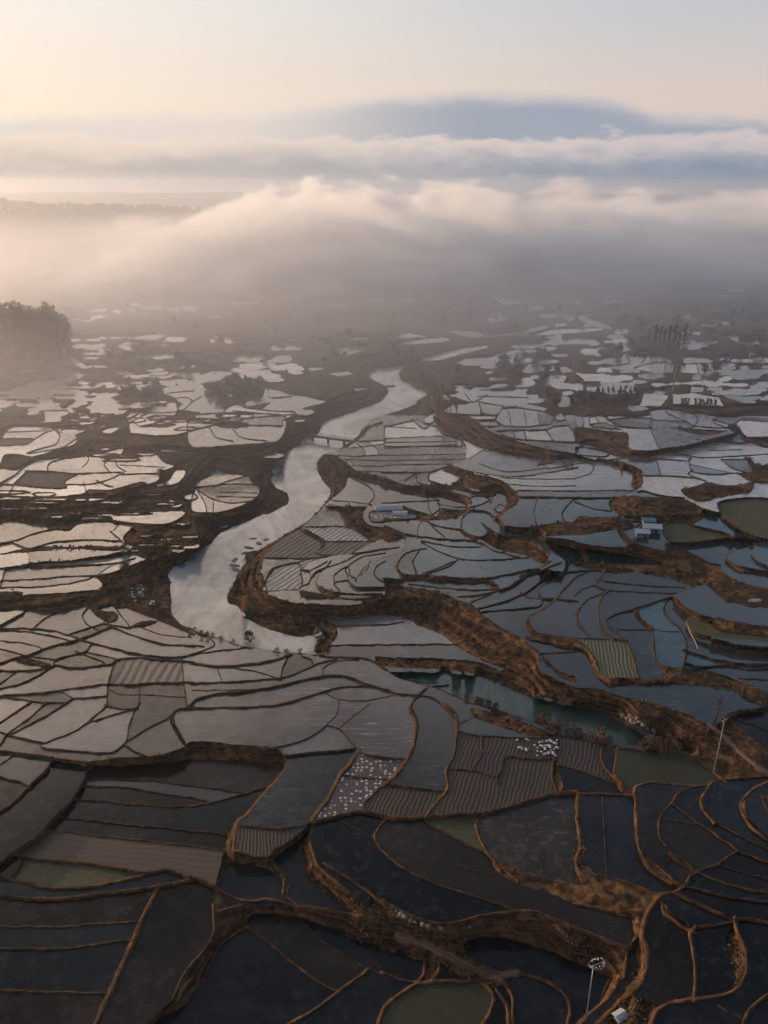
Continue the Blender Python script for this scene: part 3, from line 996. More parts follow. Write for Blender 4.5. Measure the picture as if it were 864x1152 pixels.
def flecks():
    """many small far fields among the scrub"""
    out=[]; rg=np.random.RandomState(5)
    for cl in range(95):
        cx_,cy_=rg.uniform(-20,880),326+ (rg.rand()**.8)*118; sc=.35+ (cy_-326)/110
        if 300<cx_<560 and 370<cy_<480: continue
        if cx_<90 and cy_<400: continue
        for q in range(rg.randint(2,6)):
            w=rg.uniform(5,17)*sc+3; h=rg.uniform(1.,2.2)*sc+.7; x=cx_+rg.uniform(-26,26)*sc; y=cy_+rg.uniform(-4.5,4.5)*sc
            s=rg.uniform(-.4,.4)*w
            out.append(('F',np.array([[x-w/2,y+h*rg.uniform(-.2,.5)],[x-w*.2+s*.3,y-h/2],[x+w*.35+s*.3,y-h*.5],[x+w/2,y+h*rg.uniform(-.3,.2)],[x+w*.2,y+h/2],[x-w*.3,y+h*.5]])))
    for cl in range(120):
        left=rg.rand()<.6; cx_=rg.uniform(-20,335) if left else rg.uniform(535,880); cy_=rg.uniform(378,472 if left else 448); sc=.5+(cy_-326)/95
        if 222<cx_<300 and 425<cy_<452: continue
        if cx_<85 and cy_<405: continue
        for q in range(rg.randint(1,5)):
            wd=rg.uniform(7,20)*sc; h=rg.uniform(1.2,2.6)*sc+.6; x=cx_+rg.uniform(-22,22)*sc; y=cy_+rg.uniform(-4,4)*sc
            s=rg.uniform(-.3,.3)*wd
            out.append(('F',np.array([[x-wd/2,y+h*rg.uniform(-.2,.5)],[x-wd*.25+s*.3,y-h*.5],[x+wd*.1,y-h*rg.uniform(.3,.6)],[x+wd*.4+s*.2,y-h*.4],[x+wd/2,y+h*rg.uniform(-.3,.3)],[x+wd*.15,y+h/2],[x-wd*.3,y+h*.5]])))
    for cl in range(30):          # narrow benches stepping down the left slopes
        cx_=rg.uniform(-10,300); cy_=rg.choice([482,505,512,562,568,574,580,588,600,612])+rg.uniform(-4,4)
        if cy_>585: cx_=rg.uniform(165,215)
        elif cy_>555: cx_=rg.uniform(-10,210)
        else: cx_=rg.uniform(110,300)
        for q in range(rg.randint(1,4)):
            wd=rg.uniform(18,52)*(.6 if cy_>585 else 1); h=rg.uniform(2.4,4.6); x=cx_+rg.uniform(-30,30); y=cy_+rg.uniform(-6,6); s=rg.uniform(-.2,.2)*wd
            out.append(('F',np.array([[x-wd/2,y+h*rg.uniform(-.2,.5)],[x-wd*.25+s*.3,y-h*.5],[x+wd*.1,y-h*rg.uniform(.3,.6)],[x+wd*.4+s*.2,y-h*.4],[x+wd/2,y+h*rg.uniform(-.3,.3)],[x+wd*.15,y+h/2],[x-wd*.3,y+h*.5]])))
    return out
items=flecks()+items
for k,p in items:
    if k in 'BFVO':
        Q=smooth(p,True) if not(k=='F') else rag(p)
        if k in 'BV':
            # roughen the outline a little
            n=np.arange(len(Q)); amp=.7 if k=='B' else 1.5
            w=np.stack([vnoise(n*2.,n*0,7,3)-.5,vnoise(n*2.,n*0+9,7,4)-.5],1)*2*amp+np.stack([vnoise(n*2.,n*0,2.5,5)-.5,vnoise(n*2.,n*0+9,2.5,6)-.5],1)*amp
            Q=Q+w*np.clip((Q[:,1:2]-330)/350,.15,1.)
        m=poly_mask(Q)
        if k=='B': bank|=m
        elif k=='V':
            if nV==0: riv|=m
            else: pool|=m
            nV+=1
        else:
            fm|=m
            if not(k=='F' and Q[:,1].mean()<466): stamp_line(nd,pr,code,np.vstack([Q,Q[:1]]),'o')
    else:
        Q=smooth(extend(p,k),False)
        n=np.arange(len(Q)); ph=abs(hash((round(p[0][0]),round(p[0][1]))))%997
        w=np.stack([vnoise(n*2.+ph,n*0,9,13)-.5,vnoise(n*2.+ph,n*0+9,9,14)-.5],1)*1.1
        Q=Q+w*np.clip((Q[:,1:2]-380)/350,.1,1.)
        stamp_line(nd,pr,code,Q,k)
core_wall=nd<=.8
GX,GY=np.meshgrid(gx,gy)
riv&=~bank; pool&=~bank
free=~bank&~core_wall&~riv&~pool
free&=~((GY<468)&~fm)
lab=components(free)
cnt=np.bincount(lab.ravel()); n=len(cnt)
SEEDK=[(150,575),(180,628),(20,580),(170,618),(250,600),(215,625),(100,565),(150,505),(70,505),(185,515),(215,500),(160,640),(150,680),(230,585),(205,520),(200,600)]
isK=np.zeros(n,bool)
def at(px,py): return lab[int(round((py-Y0)/ST)),int(round((px-X0)/ST))]
for s in SEEDK:
    l=at(*s)
    if l: isK[l]=True
isK[cnt<14]=True; isK[0]=False
lab[isK[lab]]=0
ids=[i for i in np.unique(lab) if i]
cyx={}
ys=np.bincount(lab.ravel(),weights=GY.ravel(),minlength=n); xs=np.bincount(lab.ravel(),weights=GX.ravel(),minlength=n)
cx=xs/np.maximum(cnt,1); 
cntr=np.bincount(lab.ravel(),minlength=n); cx=xs/np.maximum(cntr,1); cy=ys/np.maximum(cntr,1)
# ---------------------------------------------------------------- elevations
EP=np.array([[float(v) for v in q.split(',')] for q in ELEV.split()])
def elev(px,py,k=3.):
    d2=(EP[:,0]-px)**2*.5+(EP[:,1]-py)**2*1.6+4
    w=1/d2**1.7
    return (w*EP[:,2]).sum()/w.sum()
zr=np.zeros(n)
for i in ids:
    zr[i]=elev(cx[i],cy[i])
hits={}
for e in EP:
    if X0<e[0]<X1 and Y0<e[1]<Y1:
        l=at(e[0],e[1])
        if l: hits.setdefault(l,[]).append(e[2])
for l,v in hits.items(): zr[l]=sum(v)/len(v)
# fields parted only by a thin dike lie at nearly the same level; banks make the steps
adj={}
for dy_,dx_ in ((3,0),(5,0),(0,3),(0,5),(3,3),(3,-3)):
    A=lab[:NY-dy_,max(0,-dx_):NX-max(0,dx_)]; B=lab[dy_:,max(0,dx_):NX-max(0,-dx_)]
    A=lab[:NY-dy_ or None]; B=lab[dy_:]; bk=np.zeros_like(A,bool)
    if dx_>0: A=A[:,:-dx_]; B=B[:,dx_:]
    elif dx_<0: A=A[:,-dx_:]; B=B[:,:dx_]
    for f_ in (.34,.5,.67):
        yy=int(round(dy_*f_)); xx=int(round(dx_*f_)); s_=bank[yy:yy+A.shape[0]]
        o_=xx if dx_>=0 else -dx_+xx
        s_=s_[:,o_:o_+A.shape[1]]
        bk=s_ if f_==.34 else (bk|s_)
    mm=(A>0)&(B>0)&(A!=B)&~bk
    pr_=np.stack([A[mm],B[mm]],1); u_,c_=np.unique(pr_,axis=0,return_counts=True)
    for (a_,b_),c in zip(u_,c_):
        adj.setdefault(int(a_),{}); adj.setdefault(int(b_),{})
        adj[a_][b_]=adj[a_].get(b_,0)+c; adj[b_][a_]=adj[b_].get(a_,0)+c
z0=zr.copy()
for it in range(60):
    for a_,nb_ in adj.items():
        ws=sum(nb_.values()); zr[a_]=.12*z0[a_]+.88*sum(zr[b_]*c for b_,c in nb_.items())/ws
for i in ids: zr[i]+= (RNG.rand()-.5)*.12
def zriver(py): return np.interp(py,[386,440,520,660],[11.6,7.,3.4,0.])
Z=np.zeros((NY,NX)); W=np.zeros((NY,NX))
fieldm=lab>0
Z[fieldm]=zr[lab[fieldm]]; W[fieldm]=1
ZP=-.9
Z[riv]=zriver(GY[riv]); W[riv]=1; Z[pool]=ZP; W[pool]=1
for e in EP:   # height control where no field lies
    if X0<e[0]<X1 and Y0<e[1]<Y1:
        i,j=int((e[1]-Y0)/ST),int((e[0]-X0)/ST)
        if not W[i,j]: Z[i,j]=e[2]; W[i,j]=1
Zf=pushpull(Z,W)
fixed=W>0
S=Zf.copy()
for it in range(36):
    a=S.copy(); a[1:-1,1:-1]=(S[:-2,1:-1]+S[2:,1:-1]+S[1:-1,:-2]+S[1:-1,2:])/4
    S=np.where(fixed,Zf,a)
Zb=S
XG,YG,_=ground(GX,GY,Zb)
# distance into banks (cells) for roughness fade
inb=(~fieldm&~riv&~pool&~core_wall).astype(float)
fade=inb.copy()
for it in range(4):
    a=fade.copy(); a[1:-1,1:-1]=(fade[:-2,1:-1]+fade[2:,1:-1]+fade[1:-1,:-2]+fade[1:-1,2:])/4; fade=a*inb
fade=np.clip(fade*1.6-.4,0,1)
rough=(vnoise(XG,YG,1.3,21)-.5)*.35+(vnoise(XG,YG,3.4,22)-.5)*.5+(vnoise(XG,YG,9,23)-.5)*1.0
near=np.clip((GY-330)/250,.25,1)
terr=.28*np.sin(2*np.pi*Zb/1.25+vnoise(XG,YG,12,24)*3)
Zt=Zb+fade*(rough*.8*near+terr)
# knolls of scrub land in the far belt
far=np.clip((470-GY)/90,0,1)
Zt+=fade*far*(vnoise(XG,YG,45,31)-.35)*5
# dikes
lip=np.where(nd<1.45,pr,-9)
Zt=np.where(nd<1.45,np.where(bank|(Zt>Zb+.3),np.maximum(Zt,Zb+lip),Zb+lip),Zt)
wet=(fieldm|riv|pool)
Zt=np.where(wet&(nd>=1.45),Zb-.35,Zt)
Zt=np.where(wet,np.maximum(Zt,Zb-.35),Zt)
dsk=np.abs(vnoise(XG,YG,.9,41)-.5)*.1
Zt=np.where((code>0),Zt+dsk,Zt)
# cliffs may not overhang: walking towards the camera the ground distance must shrink
def fix_overhang(Z):
    f=np.tan(np.arctan2(-( -sp+(-(gy-CY)/F)*cp),(cp+(-(gy-CY)/F)*sp)))  # tan of depression
    Zo=Z.copy(); dist=(H-Zo[0])/f[0]
    for i in range(1,NY):
        d=(H-Zo[i])/f[i]; m=d>dist-.004
        Zo[i]=np.where(m,H-(dist-.004)*f[i],Zo[i]); dist=(H-Zo[i])/f[i]
    return Zo
Z2=fix_overhang(Zt)
print('regions',len(ids),'overhang cells',int((Z2>Zt+.05).sum()),'max',float((Z2-Zt).max()))
Zt=np.where(Z2-Zt>0,Z2,Zt)
# ---------------------------------------------------------------- meshes
def mesh_np(name,V,Fq,mat,smooth_=True,attrs=None,parent=None):
    me=bpy.data.meshes.new(name)
    V=np.asarray(V,np.float32); Fq=np.asarray(Fq,np.int32)
    me.vertices.add(len(V)); me.vertices.foreach_set('co',V.ravel())
    k=Fq.shape[1]
    me.loops.add(Fq.size); me.loops.foreach_set('vertex_index',Fq.ravel())
    me.polygons.add(len(Fq)); me.polygons.foreach_set('loop_start',np.arange(0,Fq.size,k,dtype=np.int32))
    me.update(calc_edges=True)
    me.polygons.foreach_set('use_smooth',np.full(len(Fq),smooth_))
    for an,av in (attrs or {}).items():
        a=me.attributes.new(an,'FLOAT','POINT'); a.data.foreach_set('value',np.asarray(av,np.float32).ravel())
    me.materials.append(mat)
    o=bpy.data.objects.new(name,me); col.objects.link(o)
    if parent: o.parent=parent
    return o
def hillz(X,Y):
    """relief of the far plain, in metres above its base"""
    h=58*np.exp(-((X+900)/520.)**2-((Y-1500)/260.)**2)
    h+=40*np.exp(-((X+1500)/600.)**2-((Y-1250)/300.)**2)
    h+=26*np.exp(-((X+330)/200.)**2-((Y-1650)/220.)**2)
    h+=(vnoise(X,Y,160,51)-.5)*10*np.clip((Y-900)/400,0,1)
    h+=(vnoise(X,Y,18,52)-.5)*5*np.clip((Y-850)/100,0,1)
    h+=(vnoise(X,Y,300,53)-.5)*30*np.clip((Y-2200)/800,0,1)
    return h*np.clip((Y-830)/120,0,1)
# far rows continue the grid towards the horizon
fr=[]; y=Y0
while y>217: 
    y-=max(.35,.9*min(1,(y-205)/60)); fr.append(y)
fr=np.array(fr[::-1]); gxf=np.concatenate([[-900,-500,-260],gx[::3],[1120,1350,1750]])
# main grid: skip cells lying wholly under open water
deep=(wet&(nd>1.45))
er=deep.copy()
for it in range(2):
    a=er.copy(); a[1:-1,1:-1]=er[1:-1,1:-1]&er[:-2,1:-1]&er[2:,1:-1]&er[1:-1,:-2]&er[1:-1,2:]; er=a
X3,Y3,_=ground(GX,GY,Zt)
keep=~(er[:-1,:-1]&er[1:,:-1]&er[:-1,1:]&er[1:,1:])
idx=np.arange(NY*NX).reshape(NY,NX)
q=np.stack([idx[1:,:-1],idx[1:,1:],idx[:-1,1:],idx[:-1,:-1]],-1)[keep]
used=np.zeros(NY*NX,bool); used[q.ravel()]=True
mp_=np.cumsum(used)-1
V=np.stack([X3,Y3,Zt],-1).reshape(-1,3)[used]
road=(code==5)*np.clip(1.6-nd,0,1); dike=(code>=1)&(code<5)&(nd<1.1)
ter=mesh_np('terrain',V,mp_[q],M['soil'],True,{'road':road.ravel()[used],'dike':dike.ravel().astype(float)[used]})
tag(ter,'brown earth dikes and terrace banks between the fields','terrain',kind='structure')
FX,FY=np.meshgrid(gxf,np.concatenate([fr,[Y0]]))
zedge=np.interp(gxf,gx,Zt[0]); 
tt=np.clip((Y0-FY)/25,0,1)
zb=zedge[None,:]*(1-tt)+11*tt
A,B,_=ground(FX,FY,zb)
Zfar=zb+hillz(A,B)*np.clip((Y0-FY)/6,0,1)
idx=np.arange(FX.size).reshape(FX.shape)
q=np.stack([idx[1:,:-1],idx[1:,1:],idx[:-1,1:],idx[:-1,:-1]],-1).reshape(-1,4)
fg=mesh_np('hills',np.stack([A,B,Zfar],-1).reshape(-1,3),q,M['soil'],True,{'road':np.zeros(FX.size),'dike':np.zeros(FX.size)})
tag(fg,'dark wooded hills fading into the mist beyond the fields','hills',kind='structure')
# low ground sheet under and round everything
gv=[(-9000,-600,-9),(9000,-600,-9),(9000,9000,-9),(-9000,9000,-9)]
g=mesh_np('ground',gv,[(0,1,2,3)],M['soil'],False); tag(g,'bare brown earth around the terraces','ground',kind='structure')
def runs_mesh(mask,zfun,name,mat,dil=1):
    """sheet of a field: one flat strip per raster row"""
    m=mask.copy()
    for it in range(dil):
        a=m.copy(); a[1:,:]|=m[:-1,:]; a[:-1,:]|=m[1:,:]; a[:,1:]|=m[:,:-1]; a[:,:-1]|=m[:,1:]; m=a
    rows=np.where(m.any(1))[0]; V=[];Fq=[]
    for i in rows:
        r=np.concatenate([[0],m[i].astype(np.int8),[0]]); d=np.diff(r)
        for a,b in zip(np.where(d==1)[0],np.where(d==-1)[0]):
            xa=X0+(a-.5)*ST; xb=X0+(b-.5)*ST; ya=Y0+(i-.5)*ST; yb=ya+ST
            k=len(V)
            for (x,y) in ((xa,yb),(xb,yb),(xb,ya),(xa,ya)):
                V.append(ground(x,y,zfun(y)))
            Fq.append((k,k+1,k+2,k+3))
    return mesh_np(name,V,Fq,mat,False)
M['field']={}
# special plots: (px,py): (name, material key, label)
c_pl=(.05,.036,.03)
M['rows_orchard']=mat_rows('orchard_rows',(.035,.022,.016),(.26,.23,.2),88,1.9,.7,.3,.1,2.)
M['plough_x']=mat_rows('plough_across',(.05,.037,.032),(.075,.055,.047),-8,1.1,.8,.7,.04,4.)
M['plough_y']=mat_rows('plough_along',(.018,.0135,.012),(.042,.033,.029),72,.75,.8,.65,.06,2.5)
M['plough_y2']=mat_rows('plough_dark',(.015,.012,.011),(.036,.029,.026),96,.6,.8,.65,.06,2.5)
M['plough_d']=mat_rows('plough_diagonal',(.05,.038,.032),(.14,.115,.1),60,1.6)
M['plough_l']=mat_rows('seed_beds_pale',(.07,.07,.07),(.34,.34,.35),60,1.5,.5,.2)
M['green']=mat_grass('green_seedlings',(.022,.026,.014),(.06,.064,.032))
M['green_rows']=mat_rows('green_rows',(.05,.056,.028),(.085,.09,.045),80,.8)
M['dgreen']=mat_grass('dark_seedlings',(.007,.011,.005),(.02,.027,.012),2.)
M['olive']=mat_grass('olive_meadow',(.026,.03,.011),(.055,.055,.022))
M['dots']=mat_dots('seedling_trays',(.055,.045,.05),(.42,.4,.43),1.15,.36)
M['dots_far']=mat_dots('glinting_trays',(.12,.12,.12),(.5,.5,.52),.7,.36)
SPEC=[(165,757,'cultivated_plot','rows_orchard','striped plot of pale and brown rows beside the long path'),
(100,960,'ploughed_plot','plough_x','long brown ploughed plot with a curved lower edge'),
(60,985,'seedling_plot','green','crescent plot of dull green seedlings below the brown ploughed plot'),
(290,952,'ploughed_plot','plough_y2','dark furrowed plot just above the round pond'),
(400,860,'nursery_plot','dots','upper plot sown with rows of small pale dots'),(390,890,'nursery_plot','dots','lower plot sown with rows of small pale dots'),
(465,905,'ploughed_plot','plough_y','dark furrowed strip under the long still paddy'),
(525,845,'ploughed_plot','plough_y','furrowed plot left of the white sacks'),
(545,880,'ploughed_plot','plough_y','large dark furrowed plot below the white sacks'),(560,850,'ploughed_plot','plough_y','furrowed plot holding the white sacks'),
(510,932,'seedling_plot','green','small dull green triangular plot above the wide dark paddy'),
(595,935,'stubble_paddy','w_speck','dark paddy flecked with reddish stubble'),
(685,737,'seedling_plot','green_rows','green ribbed plot between orange lit banks'),
(775,600,'meadow','olive','olive green leaf shaped meadow beside the shed'),(845,580,'meadow','olive','olive green meadow at the end of the dark terrace bank'),
(45,540,'ploughed_plot','plough_x','dull brown plot within the bright paddies'),
(320,612,'ploughed_plot','plough_d','grey ribbed plot beside the river bend'),(360,602,'seed_bed','plough_l','pale ribbed seed bed by the brown bank'),(375,615,'seed_bed','plough_l','second pale seed bed below the first'),
(322,650,'seed_bed','plough_l','pale striped plot inside the river bend'),
(490,1130,'seedling_plot','dgreen','round dark green plot ringed by a lit path'),(720,857,'seedling_plot','dgreen','dark green pool shaped paddy under the scrub bank'),
(780,697,'seedling_plot','olive','narrow green strip under the dark bank'),(20,495,'meadow','olive','olive strip among the far bright paddies'),
(283,985,'pond','w_dark','small round dark pond in a brown bowl'),
(440,577,'nursery_plot','dots_far','plot of glinting trays beside the white sheds')]
spec={}
for s in SPEC:
    if s[3] is None: continue
    l=at(s[0],s[1])
    if l and l not in spec: spec[l]=s[2:]
    else: print('spec miss',s[:3],l)
LAND=[(230,640,'left of the river bend'),(330,640,'inside the river bend'),(280,735,'below the lone tree'),(160,750,'around the striped plot'),(60,620,'on the hazy left terraces'),(60,540,'among the bright far left terraces'),(250,480,'on the left bank before the bridge'),(60,880,'beside the long curved path'),(200,890,'below the brown bowl bank'),(80,1080,'in the dark lower left corner'),(320,1090,'right of the narrow gully'),(480,980,'within the great curved terrace'),(540,860,'near the furrowed plots'),(390,880,'beside the pale dotted plots'),(650,1080,'beside the lamp on a mast'),(760,1080,'among the lit banks at the lower right'),(800,930,'on the curved steps at the right edge'),(690,920,'between the orange lit banks'),(760,775,'below the long dark pool bank'),(650,700,'on the blue right terraces'),(740,700,'among the winding orange banks'),(560,620,'below the orange ridge'),(470,520,'on the grey ribbed terraces right of the river'),(620,520,'on the broad grey terrace'),(740,560,'around the dark terrace block'),(800,620,'near the metal shed'),(560,470,'beyond the brown scrub bank'),(760,470,'on the far right terraces'),(330,400,'on the misty plain left of the river'),(600,380,'by the far river reach'),(780,400,'on the misty plain at the right'),(120,420,'in the golden mist at the left'),(100,345,'near the conifer stand'),(480,340,'at the foot of the fog')]
nf=0
for i in ids:
    mk=lab==i; px,py,z=cx[i],cy[i],zr[i]
    if px<-20 or px>884 or py>1170: lbl=None
    if i in spec: nm,mk_,lb=spec[i]; mt=M[mk_]; grp=None; ct=nm.replace('_',' ')
    else:
        mx,my=mpp(py); area=cntr[i]*ST*ST*mx*my
        size='tiny' if area<60 else 'small' if area<200 else 'wide' if area>1500 else 'mid sized'
        ar=np.ptp(GX[mk])*mx/max(np.ptp(GY[mk])*my,1e-3)
        shp='strip of a' if ar>2.6 else 'long' if ar<.5 else 'curved' if RNG.rand()<.0 else ''
        r=RNG.rand()
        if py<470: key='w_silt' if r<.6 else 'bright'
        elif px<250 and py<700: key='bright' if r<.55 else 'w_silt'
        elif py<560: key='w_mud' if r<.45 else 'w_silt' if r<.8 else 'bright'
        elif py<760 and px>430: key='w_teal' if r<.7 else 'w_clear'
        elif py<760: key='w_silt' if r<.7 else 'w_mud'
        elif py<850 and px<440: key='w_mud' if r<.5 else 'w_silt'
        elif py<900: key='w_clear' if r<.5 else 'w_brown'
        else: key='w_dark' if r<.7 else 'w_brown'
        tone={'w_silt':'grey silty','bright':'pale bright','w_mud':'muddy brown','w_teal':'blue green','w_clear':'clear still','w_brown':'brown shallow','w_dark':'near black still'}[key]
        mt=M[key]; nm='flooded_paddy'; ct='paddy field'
        land=min(LAND,key=lambda a:(a[0]-px)**2+((a[1]-py)*1.4)**2)
        lb=f"{size} {'strip like' if ar>2.6 else 'elongated' if ar<.5 else 'rounded'} {tone} paddy {land[2]}"
        grp='flooded paddies '+land[2]
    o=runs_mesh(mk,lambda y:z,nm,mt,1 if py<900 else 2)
    tag(o,lb,ct,grp,'structure'); nf+=1
ro=runs_mesh(riv,lambda y:float(zriver(y))+.02,'river',M['river'],2); tag(ro,'pale silty river winding through the terraces','river',kind='structure')
po=runs_mesh(pool,lambda y:ZP+.02,'river_pool',M['pool'],2); tag(po,'green blue pool of water under the brown ridge','pool',kind='structure')
print('fields',nf)
def zat(px,py):
    i=min(NY-1,max(0,int(round((py-Y0)/ST)))); j=min(NX-1,max(0,int(round((px-X0)/ST))))
    z=Zt[i,j]
    if wet[i,j]: z=Zb[i,j]
    return float(z)
def place(px,py,dz=0.):
    z=zat(px,py); x,y,_=ground(px,py,z); return (float(x),float(y),z+dz)
# ================================================================ objects
from mathutils import Vector
def proj(x,y,z):
    dy=y*cp-(z-H)*sp; up=y*sp+(z-H)*cp
    return CX+F*x/dy, CY-F*up/dy
def height_to(loc,py_top):
    lo,hi=0.,80.
    for _ in range(40):
        m=(lo+hi)/2
        if proj(loc[0],loc[1],loc[2]+m)[1]>py_top: lo=m
        else: hi=m
    return lo
class MB:
    def __init__(s): s.v=[];s.f=[]
    def add(s,V,Fc):
        k=len(s.v); s.v+=[tuple(map(float,q)) for q in V]; s.f+=[tuple(k+i for i in q) for q in Fc]; return s
    def box(s,c,d,rz=0.,bev=0.):
        x,y,z=[q/2 for q in d]; V=[]
        b=min(bev,x*.6,y*.6,z*.6)
        ring=[(x,y-b),(x-b,y),(-x+b,y),(-x,y-b),(-x,-y+b),(-x+b,-y),(x-b,-y),(x,-y+b)] if b>0 else [(x,y),(-x,y),(-x,-y),(x,-y)]
        n=len(ring); cr,sr=math.cos(rz),math.sin(rz)
        lv=[(-z,1.),(z,1.)] if b<=0 else [(-z,1.),(z-b,1.),(z,1-b/max(x,y))]
        for zz,k in lv:
            for a,e in ring: V.append((c[0]+(a*cr-e*sr)*k,c[1]+(a*sr+e*cr)*k,c[2]+zz))
        Fc=[tuple(range(n))[::-1],tuple(range((len(lv)-1)*n,len(lv)*n))]
        for l in range(len(lv)-1):
            for i in range(n): Fc.append((l*n+i,l*n+(i+1)%n,(l+1)*n+(i+1)%n,(l+1)*n+i))
        return s.add(V,Fc)
    def tube(s,pts,rad,n=7,cap=True):
        P=[Vector(p) for p in pts]; rr=rad if hasattr(rad,'__len__') else [rad]*len(P)
        V=[];Fc=[]
        for i,p in enumerate(P):
            d=(P[min(i+1,len(P)-1)]-P[max(i-1,0)]).normalized()
            a=d.orthogonal().normalized(); b=d.cross(a)
            for k in range(n):
                t=2*math.pi*k/n; V.append(p+(a*math.cos(t)+b*math.sin(t))*rr[i])
        for i in range(len(P)-1):
            for k in range(n): Fc.append((i*n+k,i*n+(k+1)%n,(i+1)*n+(k+1)%n,(i+1)*n+k))
        if cap: Fc.append(tuple(range(n))[::-1]); Fc.append(tuple(range((len(P)-1)*n,len(P)*n)))
        return s.add(V,Fc)
    def blob(s,c,r,seed=0,nu=9,nv=6,j=.22):
        rg=random.Random(seed); V=[];Fc=[]
        for a in range(nv+1):
            th=math.pi*a/nv
            for b in range(nu):
                ph=2*math.pi*b/nu; k=1+(rg.random()-.5)*2*j if 0<a<nv else 1
                V.append((c[0]+r[0]*k*math.sin(th)*math.cos(ph),c[1]+r[1]*k*math.sin(th)*math.sin(ph),c[2]+r[2]*k*math.cos(th)))
        for a in range(nv):
            for b in range(nu): Fc.append((a*nu+b,(a+1)*nu+b,(a+1)*nu+(b+1)%nu,a*nu+(b+1)%nu))
        return s.add(V,Fc)
    def leaf(s,p,sz,rg):
        a=Vector((rg.gauss(0,1),rg.gauss(0,1),rg.gauss(0,1))).normalized(); b=a.orthogonal().normalized()
        if rg.random()<.5: b=a.cross(b)
        a=a*sz; b=b*sz*.6; p=Vector(p)
        return s.add([p-a,p-b*.9,p+a,p+b],[(0,1,2,3)])
    def mesh(s,name,mat,smooth_=False):
        me=bpy.data.meshes.new(name); me.from_pydata(s.v,[],s.f); me.materials.append(mat); me.update()
        if smooth_:
            for p in me.polygons: p.use_smooth=True
        return me
    def build(s,name,mat,parent=None,loc=None,smooth_=False):
        o=bpy.data.objects.new(name,s.mesh(name,mat,smooth_)); col.objects.link(o)
        if parent: o.parent=parent
        if loc is not None: o.location=loc
        return o
def empty(name,loc,rz=0.,label=None,cat=None,group=None,sc=1.):
    o=bpy.data.objects.new(name,None); col.objects.link(o); o.location=loc; o.rotation_euler=(0,0,rz); o.scale=(sc,)*3; o.empty_display_size=.3
    return tag(o,label,cat,group)
def copy_tree(o,parent=None):
    c=o.copy(); col.objects.link(c); c.parent=parent
    for ch in o.children: copy_tree(ch,c)
    return c
M['bark']=mat_simple('bark',(.045,.032,.024),.9,.4,2.)
M['leaf']=mat_simple('dark_leaves',(.03,.036,.016),.75,.5,.7)
M['leaf_red']=mat_simple('rusty_leaves',(.075,.035,.022),.8,.5,.7)
M['leaf_fir']=mat_simple('fir_needles',(.02,.03,.018),.8,.4,.5)
M['scrub']=mat_simple('scrub_leaves',(.07,.045,.022),.85,.6,.5)
M['wood']=mat_simple('grey_timber',(.16,.13,.11),.85,.3,4.)
M['steel']=mat_simple('galvanised_steel',(.35,.36,.38),.45,.15,3.,metal=.6)
M['white']=mat_simple('white_paint',(.36,.38,.42),.5,.08,2.)
M['sack']=mat_simple('white_sackcloth',(.3,.32,.36),.6,.5,1.)
M['bluep']=mat_simple('blue_sheet',(.07,.15,.24),.5,.2,2.)
M['concrete']=mat_simple('pale_concrete',(.19,.18,.17),.85,.2,1.5)
M['rock']=mat_simple('grey_rock',(.13,.125,.115),.85,.35,1.2)
M['darkglass']=mat_simple('dark_opening',(.02,.02,.022),.3,.1,1.)
M['film']=mat_simple('white_plastic_film',(.3,.33,.38),.35,.1,1.)
# ---------------------------------------------------------------- trees
def crown_mesh(name,mat,r,h,n,sz,seed,clumps=9,z0=.25):
    rg=random.Random(seed); mb=MB(); cs=[]
    for _ in range(clumps):
        a=rg.random()*6.283; q=rg.random()**.5*.62
        cs.append((r*q*math.cos(a),r*q*math.sin(a),h*(z0+.12+rg.random()*(.82-z0)*(1-.45*q)),r*(.28+.24*rg.random())))
    for i in range(n):
        c=cs[i%clumps]; d=Vector((rg.gauss(0,1),rg.gauss(0,1),rg.gauss(0,.8))).normalized()*c[3]*(rg.random()**.4)
        mb.leaf((c[0]+d.x,c[1]+d.y,min(h,max(h*z0*.6,c[2]+d.z))),sz*(.6+.8*rg.random()),rg)
    return mb.mesh(name,mat)
def trunk_mesh(name,h,r,seed,spread=.6,nb=6,z0=.2):
    rg=random.Random(seed); mb=MB()
    mb.tube([(0,0,-.4),(rg.gauss(0,.05)*r,0,h*.4),(rg.gauss(0,.12)*r,rg.gauss(0,.1)*r,h*.85)],[h*.035,h*.024,h*.008],7)
    for i in range(nb):
        a=6.283*i/nb+rg.random(); b=h*(z0+.5*rg.random()); l=r*spread*(.7+.5*rg.random())
        mb.tube([(0,0,b),(math.cos(a)*l*.5,math.sin(a)*l*.5,b+h*.12),(math.cos(a)*l,math.sin(a)*l,b+h*.26)],[h*.013,h*.009,h*.003],5)
    return mb.mesh(name,M['bark'])
def fir_mesh(name,h,r,n,seed):
    rg=random.Random(seed); mb=MB()
    for i in range(n):
        t=rg.random()**.8; z=h*(.12+.88*t); tier=.75+.25*math.cos(t*34); rr=r*(1-t)*tier*(.4+.6*rg.random())+.05
        a=rg.random()*6.283; mb.leaf((rr*math.cos(a),rr*math.sin(a),z-rr*.25),.055*h*(1.15-t),rg)
    return mb.mesh(name,M['leaf_fir'])
CR={}
